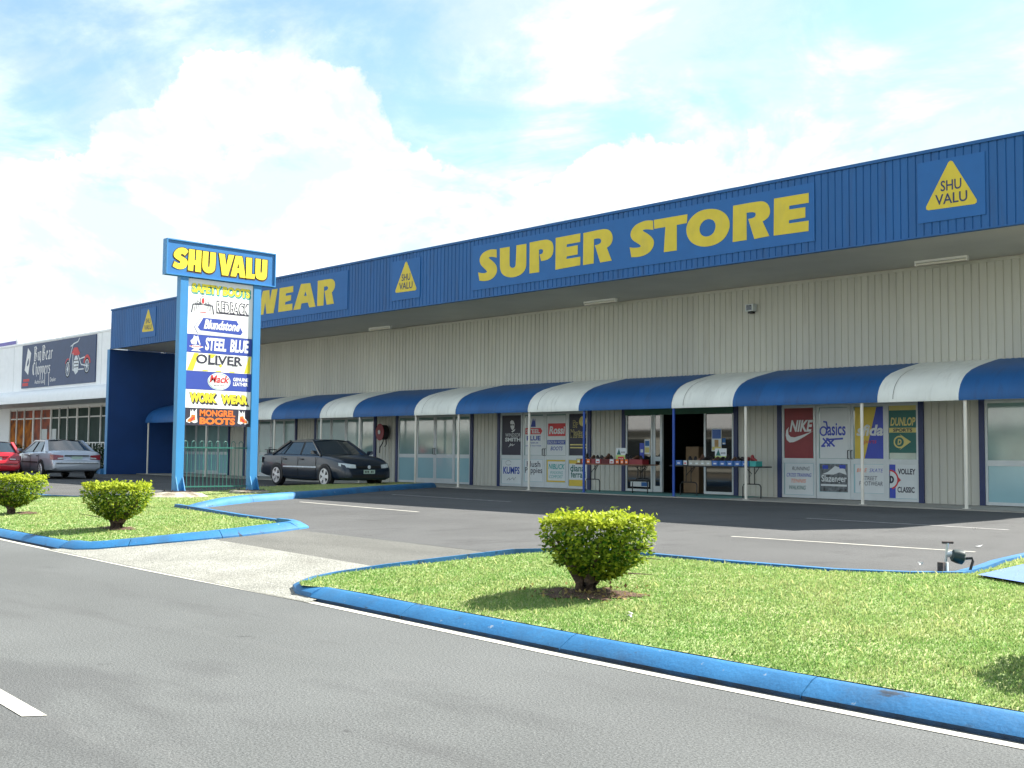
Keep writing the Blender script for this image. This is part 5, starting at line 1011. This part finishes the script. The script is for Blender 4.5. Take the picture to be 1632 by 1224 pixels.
# ------------------------------------------------------------------ cars
def car(name, label, paint, loc, heading, scale, hatch=False, spoiler=False, spokes='alloy'):
    t = thing(name, label, 'car', (*loc, .0), heading, scale=scale)
    rows = [(-2.43, .66, .38, .50, .57), (-2.415, .78, .34, .57, .63), (-2.36, .82, .30, .62, .665), (-2.335, .815, .30, .66, .72), (-2.30, .83, .29, .80, .90), (-2.25, .845, .28, .88, .965), (-2.1, .86, .27, .90, .99), (-1.7, .88, .26, .90, 1.0), (-1.25, .893, .22, .90, 1.0),
            (-.6, .897, .19, .89, .99), (0, .897, .18, .885, .98), (.6, .897, .18, .875, .97), (1.05, .895, .19, .865, .955), (1.48, .89, .21, .83, .925), (1.8, .88, .22, .79, .885), (2.05, .86, .22, .735, .82), (2.2, .835, .22, .68, .755), (2.29, .81, .22, .61, .69), (2.36, .77, .23, .55, .60), (2.41, .70, .25, .48, .53), (2.43, .58, .29, .42, .46)]
    vs = []; fs = []; n = 0
    for x, w, zb, zs, zt in rows:
        half = [(0, zb), (.80*w, zb), (.95*w, zb+.05), (.99*w, zb+.2*(zs-zb)), (w, zb+.5*(zs-zb)), (.995*w, zb+.75*(zs-zb)), (.965*w, zs), (.90*w, zs+.62*(zt-zs)), (.78*w, zs+.92*(zt-zs)), (.45*w, zt+.008), (0, zt+.014)]
        ring = half+[(-y, z) for y, z in half[-2:0:-1]]; n = len(ring); vs += [(x, y, z) for y, z in ring]
    for i in range(len(rows)-1):
        for k in range(n): fs.append((i*n+k, i*n+(k+1) % n, (i+1)*n+(k+1) % n, (i+1)*n+k))
    fs += [tuple(range(n)), tuple((len(rows)-1)*n+k for k in reversed(range(n)))]
    mb = MB().mat(paint).add(vs, fs)
    body = mb.build('body', t, smooth=32)
    me = body.data; body['world_coords'] = 0
    # cabin: glass panels, painted pillars, curved roof
    rx = -1.75 if hatch else -.86
    A, Cq = (1.10, .815, .93), ((-2.05, .78, .98) if hatch else (-1.58, .80, .965))
    RF, RR = (.36, .60, 1.345), (rx, .60, 1.335)
    m = lambda p: (p[0], -p[1], p[2])
    ws = (1.36, 0, .965); wr = (.50, 0, 1.392); bs = (-2.2 if hatch else -1.76, 0, 1.005); br = (rx-.08, 0, 1.382)
    def q(nm, pts, fs_, mt): return MB().mat(mt).add(pts, fs_).build(nm, t, smooth=40)
    q('windscreen', [A, ws, m(A), m(RF), wr, RF], [(0, 1, 4, 5), (1, 2, 3, 4)], 'carglass')
    q('rear_window', [Cq, bs, m(Cq), m(RR), br, RR], [(0, 1, 4, 5), (1, 2, 3, 4)], 'carglass')
    for f_ in (lambda p: p, m):
        o = MB().mat('carglass').add([f_(A), f_(Cq), f_(RR), f_(RF)], [(0, 1, 2, 3)]).build('side_window', t)
        mb = MB().mat('black')
        def side(u, z):   # a point on the side glass plane at length u and height z
            k = (z-.94)/(1.34-.94); return (u, f_((0, .812+(.60-.812)*k+.006, 0))[1], z)
        mb.bar(side(.02, .95), side(-.06, 1.335), .07, .012); mb.bar(side(-.98, .96), side(-.80, 1.32), .035, .012); mb.build('window_divider', o)
    roof = []; nx, ny = 6, 8
    for i in range(nx+1):
        u = i/nx; x = RF[0]+.14*(0)+(RR[0]-RF[0])*u
        for j in range(ny+1):
            v = j/ny*2-1; bow = 1-v*v; x2 = x+(.14*bow if i == 0 else -.08*bow if i == nx else .10*bow*(1-2*u))
            roof.append((x2, .605*v, 1.342+.052*bow+.012*math.sin(math.pi*u)))
    q('roof', roof, [(i*(ny+1)+j, i*(ny+1)+j+1, (i+1)*(ny+1)+j+1, (i+1)*(ny+1)+j) for i in range(nx) for j in range(ny)], paint)
    mb = MB().mat(paint)
    for f_ in (lambda p: p, m):
        mb.bar(f_((A[0]+.05, A[1]+.0, A[2]-.02)), f_((RF[0], RF[1]+.004, RF[2]+.004)), .055, .05)
        mb.bar(f_((RF[0], RF[1]+.006, RF[2])), f_((RR[0], RR[1]+.006, RR[2])), .05, .05)
        # broad rear pillar
        a1, a2 = f_((Cq[0]-.06, Cq[1]+.012, Cq[2]-.02)), f_((Cq[0]+.34, Cq[1]+.018, Cq[2]-.03)); b1, b2 = f_((RR[0]-.04, RR[1]+.02, RR[2]+.01)), f_((RR[0]+.10, RR[1]+.02, RR[2]+.005))
        mb.add([a1, a2, b2, b1], [(0, 1, 2, 3)]); mb.bar(a1, b1, .10, .05)
    mb.build('pillar', t)
    for y in (1, -1):
        for x in (-1.25, 1.48):
            mb = MB().mat('black').lathe([(.36, 0), (.36, .02)], (x, y*.884, .325), (0, y, 0), 26)
            mb.v = [(a, b, max(c, .2)) for a, b, c in mb.v]; mb.build('wheel_arch', body)
            w = MB().mat('tyre').lathe([(.2, -.20), (.29, -.19), (.315, -.16), (.315, -.03), (.30, -.005), (.235, .002), (.22, -.02)], (x, y*.915, .315), (0, y, 0), 28).build('wheel', t, smooth=40)
            mb = MB().mat('dark').lathe([(.225, -.03), (.225, -.02)], (x, y*.915, .315), (0, y, 0), 22).mat('rim').lathe([(.235, -.018), (.235, .004), (.205, .004), (.205, -.018)], (x, y*.915, .315), (0, y, 0), 28)
            if spokes == 'alloy':
                for k in range(5):
                    a = 2*math.pi*k/5+.3; d = Vector((math.sin(a), 0, math.cos(a))); s_ = Vector((math.cos(a), 0, -math.sin(a)))
                    c0 = Vector((x, y*.912, .315)); mb.prism([c0+s_*.035, c0-s_*.035, c0-s_*.055+d*.21, c0+s_*.055+d*.21], (0, y*.012, 0))
                mb.lathe([(.06, -.01), (.06, .016), (.03, .02)], (x, y*.915, .315), (0, y, 0), 14)
            else:
                mb.lathe([(.20, -.012), (.17, .012), (.06, .016), (.05, .02)], (x, y*.915, .315), (0, y, 0), 24)
                mb.mat('dark')
                for k in range(10):
                    a = 2*math.pi*k/10; c0 = Vector((x+.135*math.sin(a), y*.93, .315+.135*math.cos(a))); mb.box(c0.x-.02, c0.x+.02, c0.y-.003*y, c0.y, c0.z-.02, c0.z+.02)
            mb.build('rim', w)
        # lamps, mirrors, mouldings, handles
        hl = [(2.13, .845, .63), (2.33, .70, .575), (2.385, .42, .565), (2.355, .42, .665), (2.275, .70, .70), (2.10, .84, .715)]
        mb = MB().mat('lens').add([(x+.025, y*(yy+.012), z) for x, yy, z in hl], [tuple(range(6))]); mb.build('headlight', t)
        tl = [(-2.19, .868, .68), (-2.335, .79, .675), (-2.352, .45, .70), (-2.315, .45, .83), (-2.30, .80, .86), (-2.17, .868, .85)]
        mb = MB().mat('redlens').add([(x-.02, y*(yy+.012), z) for x, yy, z in tl], [tuple(range(6))]); mb.mat('lens').add([(-2.372, y*.46, .715), (-2.366, y*.66, .70), (-2.364, y*.66, .745), (-2.37, y*.46, .755)], [(0, 1, 2, 3)]); mb.build('taillight', t)
        mb = MB().mat(paint).prism([(.98, y*.87, .93), (1.1, y*.87, .94), (1.08, y*1.03, .97), (.96, y*1.05, .96), (.96, y*1.05, 1.06), (.98, y*.9, 1.05)], (.08, 0, 0)); mb.build('wing_mirror', t)
        mb = MB().mat('chrome' if spokes == 'alloy' else 'black').box(-.85, 1.02, y*.896, y*.912, .56, .60); mb.build('side_moulding', t)
        mb = MB().mat('black')
        for x in (.98, -.02, -.98): mb.box(x, x+.008, y*.893, y*.9025, .32, .87)
        mb.box(-.98, .98, y*.893, y*.9025, .315, .323); mb.build('door_seam', body)
        mb = MB().mat('black').box(.12, .27, y*.885, y*.91, .785, .82).box(-.86, -.71, y*.885, y*.91, .785, .82); mb.build('door_handle', t)
    mb = MB().mat('black').box(2.395, 2.425, -.40, .40, .565, .63).box(2.40, 2.44, -.55, .55, .30, .38); mb.build('grille', t)
    mb = MB().mat('chrome').lathe([(.05, 0), (.05, .012)], (2.425, 0, .60), (1, 0, 0), 14); mb.build('badge', t)
    mb = MB().mat('plate').box(2.43, 2.445, -.19, .19, .41, .52).mat('black')
    for k in range(6):
        if k != 3: mb.box(2.4455, 2.447, -.155+k*.052, -.125+k*.052, .435, .495)
    mb.build('number_plate', t)
    mb = MB().mat('plate').box(-2.352, -2.338, -.19, .19, .69, .80).mat('black').box(-2.372, -2.33, -.42, .42, .81, .84); mb.build('number_plate', t)
    mb = MB().mat('chrome' if paint == 'silvercar' else paint); mb.box(-2.445, -2.40, -.74, .74, .56, .60); mb.mat('black').box(-2.448, -2.41, -.72, .72, .535, .557); mb.build('bumper', t)
    if spoiler:
        mb = MB().mat(paint).box(-2.33, -2.08, -.72, .72, 1.06, 1.09).box(-2.27, -2.12, -.68, -.64, .96, 1.06).box(-2.27, -2.12, .64, .68, .96, 1.06); mb.build('spoiler', t)
    return t
car('parked_sedan', 'dark blue sedan with silver alloy wheels and boot spoiler by the wall', 'navycar', (-34.2, 23.35), R(-2.5), 1.19, spoiler=True)
car('parked_sedan', 'silver sedan seen from behind parked before the white shop', 'silvercar', (-48.66, 19.49), R(175.3), 1.17, spokes='cap')
car('parked_hatchback', 'red hatchback cut off by the left edge beside the silver sedan', 'redcar', (-50.04, 17.04), R(171), 1.09, hatch=True, spokes='cap')

# ------------------------------------------------------------------ shrubs
def leaves(name, parent, n, sampler, size, m, seed, origin):
    rng = np.random.default_rng(seed); P, Nn, tint = sampler(rng, n); k = len(P)
    d = rng.normal(size=(k, 3)); d[:, 2] = d[:, 2]*.6-.25; d += Nn*.9; d /= np.linalg.norm(d, axis=1)[:, None]
    up = Nn*.6+rng.normal(size=(k, 3))*.55+np.array([0, 0, .55]); s = np.cross(d, up); s /= np.linalg.norm(s, axis=1)[:, None]+1e-9
    L = size*rng.uniform(.65, 1.3, k)[:, None]; W = L*.30
    nn = np.cross(s, d)
    a = P; b = P+d*L*.5+s*W-nn*L*.06; c = P+d*L-nn*L*.12; e = P+d*L*.5-s*W-nn*L*.06
    V = np.stack([a, b, c, e], 1).reshape(-1, 3)-np.array(origin)
    me = bpy.data.meshes.new(name); me.vertices.add(len(V)); me.vertices.foreach_set('co', V.ravel().astype(np.float32))
    idx = np.arange(len(V), dtype=np.int32).reshape(-1, 4)
    me.loops.add(len(V)); me.loops.foreach_set('vertex_index', idx.ravel()); me.polygons.add(k); me.polygons.foreach_set('loop_start', np.arange(k, dtype=np.int32)*4)
    at = me.attributes.new('tint', 'FLOAT', 'FACE'); at.data.foreach_set('value', tint.astype(np.float32))
    me.update(calc_edges=True)
    return link_mesh(name, me, [m], parent)
def shrub(label, x, y, z, w, h, n, seed, size=.055, off=(0, 0)):
    t = thing('clipped_shrub', label, 'shrub', (x, y, z), group='clipped golden shrubs on the lawns')
    rng0 = np.random.default_rng(seed); ph = rng0.uniform(0, 6.28, 6)
    prof_z = np.array([.20, .28, .38, .50, .65, .82, .93, 1.0]); prof_r = np.array([.16, .42, .66, .84, .94, 1.0, .97, .88])
    def sampler(rng, n):
        zz = rng.uniform(.20, 1.0, n); th = rng.uniform(0, 2*np.pi, n)
        lump = 1+.07*np.sin(3*th+ph[0])+.05*np.sin(5*th+ph[1]+6*zz)+.05*np.sin(9*th+ph[2])*np.sin(14*zz+ph[3])
        rmax = np.interp(zz, prof_z, prof_r)*lump
        q = rng.uniform(0, 1, n)**.33
        top = rng.uniform(0, 1, n) < .30
        q = np.where(top, rng.uniform(0, 1, n)**.5, q); zz = np.where(top, .97+.035*np.sin(4*th+ph[4])+rng.normal(0, .022, n), zz); rmax = np.where(top, .93*lump, rmax)
        # a few shoots stick out
        sh = rng.uniform(0, 1, n) < .035; q = np.where(sh, q*rng.uniform(1.02, 1.16, n), q); zz = np.where(sh & top, zz+rng.uniform(0, .11, n), zz)
        r = rmax*q*w/2
        # gaps: drop leaves in some clumps near the surface
        P = np.c_[x+off[0]+r*np.cos(th), y+off[1]+r*np.sin(th), z+zz*h]
        g = np.sin(P[:, 0]*23+ph[0])*np.sin(P[:, 1]*21+ph[1])*np.sin(P[:, 2]*27+ph[2])
        keep = ~((g > .22) & (q > .66) & ~top)
        N = np.c_[np.cos(th)*q, np.sin(th)*q, np.where(top, 1.2, .25)]; N /= np.linalg.norm(N, axis=1)[:, None]
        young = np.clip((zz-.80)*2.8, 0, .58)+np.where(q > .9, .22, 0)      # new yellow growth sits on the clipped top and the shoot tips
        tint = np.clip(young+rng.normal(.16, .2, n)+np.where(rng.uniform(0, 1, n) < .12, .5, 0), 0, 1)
        return P[keep], N[keep], tint[keep]
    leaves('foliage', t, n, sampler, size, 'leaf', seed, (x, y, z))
    mb = MB().mat('bark'); rng = random.Random(seed)
    for k in range(6):
        a = rng.uniform(0, 6.28); b = a+rng.uniform(-.4, .4); r0 = .055*w; 
        mb.tube([(x+r0*math.cos(a), y+r0*math.sin(a), z-.03), (x+r0*1.1*math.cos(a), y+r0*1.1*math.sin(a), z+.16*h), (x+.18*w*math.cos(b), y+.18*w*math.sin(b), z+.4*h), (x+.36*w*math.cos(b), y+.36*w*math.sin(b), z+.72*h)], [.062*w, .05*w, .028*w, .01*w], 7)
    for k in range(9):      # bare twigs that poke out of the clipped outline
        a = rng.uniform(0, 6.28); z0 = rng.uniform(.25, .55); r0 = .25*w; r1 = w*rng.uniform(.46, .58); zz = z0+rng.uniform(-.05, .2)
        mb.tube([(x+off[0]*.6+r0*math.cos(a), y+off[1]*.6+r0*math.sin(a), z+z0*h), (x+off[0]+r1*math.cos(a+.15), y+off[1]+r1*math.sin(a+.15), z+zz*h)], [.008, .003], 5)
    mb.build('trunk', t, smooth=60)
    return t
def mulch(x, y, rx, ry, zf):
    pts = []; n = 110; ph = [random.uniform(0, 6.28) for _ in range(6)]
    for k in range(n):
        a = 2*math.pi*k/n; q = 1+.16*math.sin(2*a+ph[0])+.12*math.sin(5*a+ph[1])+.10*math.sin(11*a+ph[2])+.08*math.sin(23*a+ph[3])+random.uniform(-.09, .09); pts.append((x+rx*q*math.cos(a), y+ry*q*math.sin(a)))
    o = flat('mulch', pts, lambda a, b: zf(a, b)+.013, 'mulch'); return pts
BUSH = [(-7.25, 7.92, z_right), (-18.2, 8.35, z_left), (-23.5, 8.6, z_left), (-2.42, 8.0, z_right)]
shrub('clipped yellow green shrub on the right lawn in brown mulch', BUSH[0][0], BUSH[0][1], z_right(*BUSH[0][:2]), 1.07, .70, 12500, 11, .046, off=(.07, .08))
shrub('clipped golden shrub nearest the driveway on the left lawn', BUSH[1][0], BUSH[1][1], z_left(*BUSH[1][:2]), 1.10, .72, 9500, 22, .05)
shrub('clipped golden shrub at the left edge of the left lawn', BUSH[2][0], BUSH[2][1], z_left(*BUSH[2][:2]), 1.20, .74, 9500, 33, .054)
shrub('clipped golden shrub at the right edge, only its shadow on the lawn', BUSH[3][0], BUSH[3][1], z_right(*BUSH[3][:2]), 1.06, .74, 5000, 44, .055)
MUL = [(-7.15, 7.84, .46, .30, z_right), (-18.15, 8.33, .42, .22, z_left), (-23.3, 8.8, .4, .2, z_left), (-2.42, 8.0, .6, .4, z_right)]
MPOLY = [mulch(*a) for a in MUL]
def fallen(cx, cy, rx, ry, zf, n, seed):
    rng = np.random.default_rng(seed); a = rng.uniform(0, 6.28, n); q = rng.uniform(0, 1.5, n)
    P = np.c_[cx+rx*q*np.cos(a), cy+ry*q*np.sin(a)]
    def sm(r_, k): return np.c_[P, [zf(u, v)+.022 for u, v in P]], np.tile([0, 0, 1.0], (k, 1)), np.clip(rng.normal(.5, .3, k), 0, 1)
    o = leaves('fallen_leaves', None, n, sm, .045, 'drygrass', seed, (cx, cy, 0)); o.location = (cx, cy, 0); tag(o, 'dry fallen leaves scattered under the clipped shrub', 'leaves', kind='stuff')
fallen(-7.15, 7.84, .5, .36, z_right, 130, 71)
def darkshrub(label, x, y, w, h, n, seed):
    t = thing('shrub', label, 'shrub', (x, y, 0))
    def sampler(rng, n):
        v = rng.normal(size=(n, 3)); v /= np.linalg.norm(v, axis=1)[:, None]; q = rng.uniform(0, 1, n)**.4
        P = v*q[:, None]*np.array([w/2, w/2, h/2])+np.array([x, y, h/2]); return P, v, np.clip(rng.normal(.4, .25, n), 0, 1)
    leaves('foliage', t, n, sampler, .12, 'leafdark', seed, (x, y, 0))
    MB().mat('bark').tube([(x, y, -.05), (x, y, h*.5)], [.05, .03], 7).build('trunk', t)
darkshrub('dark green shrub against the blue wing wall behind the silver sedan', -57.2, 24.9, 1.7, 1.5, 1500, 5)
darkshrub('dark green shrub below the white railing of the shop next door', -59.6, 25.3, 1.5, 1.3, 1300, 6)
darkshrub('small bright shrub between the red and silver cars', -70.5, 25.8, 1.8, 1.5, 1300, 8)

# ------------------------------------------------------------------ grass blades
def grass(name, poly, zf, n, avoid, lo, hi, near, seed, region=None):
    rng = np.random.default_rng(seed); P = np.array(poly); a, b = P.min(0), P.max(0)
    if region: a = np.maximum(a, region[:2]); b = np.minimum(b, region[2:])
    pts = rng.uniform(a, b, (int(n*2.6), 2)); pts = pts[inside(pts, poly)]
    d = np.hypot(pts[:, 0], pts[:, 1]); pts = pts[rng.uniform(0, 1, len(pts)) < np.clip((near/d)**1.6, .05, 1)]
    for m in avoid: 
        ins = inside(pts, m); pts = pts[~ins | (rng.uniform(0, 1, len(pts)) < .16)]
    pts = pts[:n]; k = len(pts); d = np.hypot(pts[:, 0], pts[:, 1])
    z = np.array([zf(float(a_), float(b_)) for a_, b_ in pts])
    X_, Y_ = pts[:, 0], pts[:, 1]; wx = X_+.5*np.sin(1.3*Y_+.7)+.25*np.sin(3.1*Y_+2*X_); wy = Y_+.5*np.sin(1.1*X_)+.2*np.sin(2.7*X_+1)
    patch = .6*np.sin(wx*1.1+1)*np.sin(wy*1.6)+.5*np.sin(wx*2.9+wy*2.1)*np.sin(wy*3.7-wx)+.35*np.sin(wx*7+wy*6)*np.sin(wy*8)
    h = rng.uniform(lo, hi, k)*(1+.10*patch); tall = rng.uniform(0, 1, k) < .010+.012*(patch > .45); h = np.where(tall, h*2.3, h)
    w = .0037*np.clip(d/7, 1, 2.6)*rng.uniform(.7, 1.3, k)
    th = rng.uniform(0, 2*np.pi, k); lean = rng.uniform(.1, .95, k)*h; la = rng.uniform(0, 2*np.pi, k)
    base = np.c_[pts, z-.005]; s = np.c_[np.cos(th), np.sin(th), np.zeros(k)]*w[:, None]
    mid = base+np.c_[np.cos(la)*lean*.35, np.sin(la)*lean*.35, h*.62]; tip = base+np.c_[np.cos(la)*lean, np.sin(la)*lean, h*.95]
    V = np.stack([base-s, base+s, mid+s*.7, tip, mid-s*.7], 1).reshape(-1, 3); c = np.array([V[:, 0].mean(), V[:, 1].mean(), 0]); V = V-c
    me = bpy.data.meshes.new(name); me.vertices.add(len(V)); me.vertices.foreach_set('co', V.ravel().astype(np.float32))
    me.loops.add(len(V)); me.loops.foreach_set('vertex_index', np.arange(len(V), dtype=np.int32)); me.polygons.add(k); me.polygons.foreach_set('loop_start', np.arange(k, dtype=np.int32)*5)
    at = me.attributes.new('tint', 'FLOAT', 'FACE'); at.data.foreach_set('value', np.clip(.36+.17*patch+.04*(dYv(pts)-3)+rng.normal(0, .17, k)+np.where(tall, .45, 0), 0, 1).astype(np.float32))
    me.update(calc_edges=True)
    o = link_mesh(name, me, ['blade']); o.location = c; return tag(o, kind='stuff')
def dYv(p): return p[:, 1]+.0509*p[:, 0]-5.905-np.interp(p[:, 0], _DX, _DV)
tag(grass('grass', LAWN_R, z_right, 330000, [MPOLY[0], MPOLY[3]], .014, .030, 6.5, 1, (-11, 5, -1, 16)), 'short mown grass on the lawn right of the driveway', 'grass')
tag(grass('grass', LAWN_L, z_left, 240000, MPOLY[1:3]+[[(-28+.9*math.cos(k*.3), 14.4+.9*math.sin(k*.3)) for k in range(21)]], .016, .034, 15, 2, (-36, 5, -14, 27)), 'short mown grass on the lawn below the pylon sign', 'grass')

# ------------------------------------------------------------------ small things on the right lawn
gz = z_right(-5.35, 11.3)
t = thing('ground_spotlight', 'dark green spotlight can on a galvanised stake at the kerb corner', 'light', (-5.4, 11.4, gz))
mb = MB().mat('galv').tube([(-5.46, 11.45, gz-.05), (-5.42, 11.45, gz+.28)], .014, 8).tube([(-5.42, 11.45, gz+.16), (-5.36, 11.45, gz+.17)], .03, 8); mb.mat('rust').tube([(-5.46, 11.41, gz+.285), (-5.38, 11.49, gz+.285)], .014, 8); mb.build('stake', t, smooth=40)
mb = MB().mat('darkgreen').lathe([(.04, -.015), (.062, .0), (.072, .05), (.072, .105), (.05, .12)], (-5.37, 11.45, gz+.155), (.75, .63, -.22), 18); mb.build('lamp_can', t, smooth=40)
mb = MB().mat('blackmetal').tube([(-5.27, 11.53, gz+.125), (-5.22, 11.57, gz+.13), (-5.21, 11.57, gz+.10), (-5.24, 11.54, gz-.03)], .015, 8); mb.build('cable_conduit', t, smooth=40)
gz2 = z_right(-5.35, 11.2)
mb = MB().mat('rust').box(-5.40, -5.34, 11.17, 11.23, gz2-.03, gz2+.10).mat('white').box(-5.345, -5.325, 11.24, 11.26, gz2-.03, gz2+.10); tag(mb.build('marker_peg'), 'short weathered timber peg beside the green spotlight', 'peg')
def litter(label, x, y, z, s, seed):
    r = random.Random(seed); mb = MB().mat('white'); vs = [(x+r.uniform(-s, s), y+r.uniform(-s, s), z+r.uniform(.0, s*.9)) for _ in range(7)]
    mb.add(vs, [(0, 1, 2), (1, 2, 3), (2, 3, 4), (3, 4, 5), (4, 5, 6)]); tag(mb.build('paper_litter'), label, 'litter')
litter('crumpled white paper scrap on the grass near the right shrub', -6.01, 7.08, z_right(-6.0, 7.08)+.03, .06, 3)
litter('small white scrap on the asphalt just behind the spotlight', -6.85, 15.4, .005, .05, 4)
litter('tiny white scrap on the kerb beside the spotlight stake', -5.62, 11.25, .11, .035, 5)
litter('small white scrap lying on the asphalt beyond the long bay line', -8.6, 19.2, .005, .04, 6)

# ------------------------------------------------------------------ plan units to metres, clean-up
for o in list(scene.objects):
    for k in ('world_coords',):
        if k in o: del o[k]
    if o.parent is None and o.type in {'MESH', 'EMPTY'} and o.name != 'ground':
        o.location = o.location*S; o.scale = o.scale*S
scene.render.engine = 'CYCLES'
scene.cycles.max_bounces = 8; scene.cycles.transparent_max_bounces = 6
scene.cycles.use_adaptive_sampling = True; scene.cycles.adaptive_threshold = .012
scene.cycles.use_denoising = True
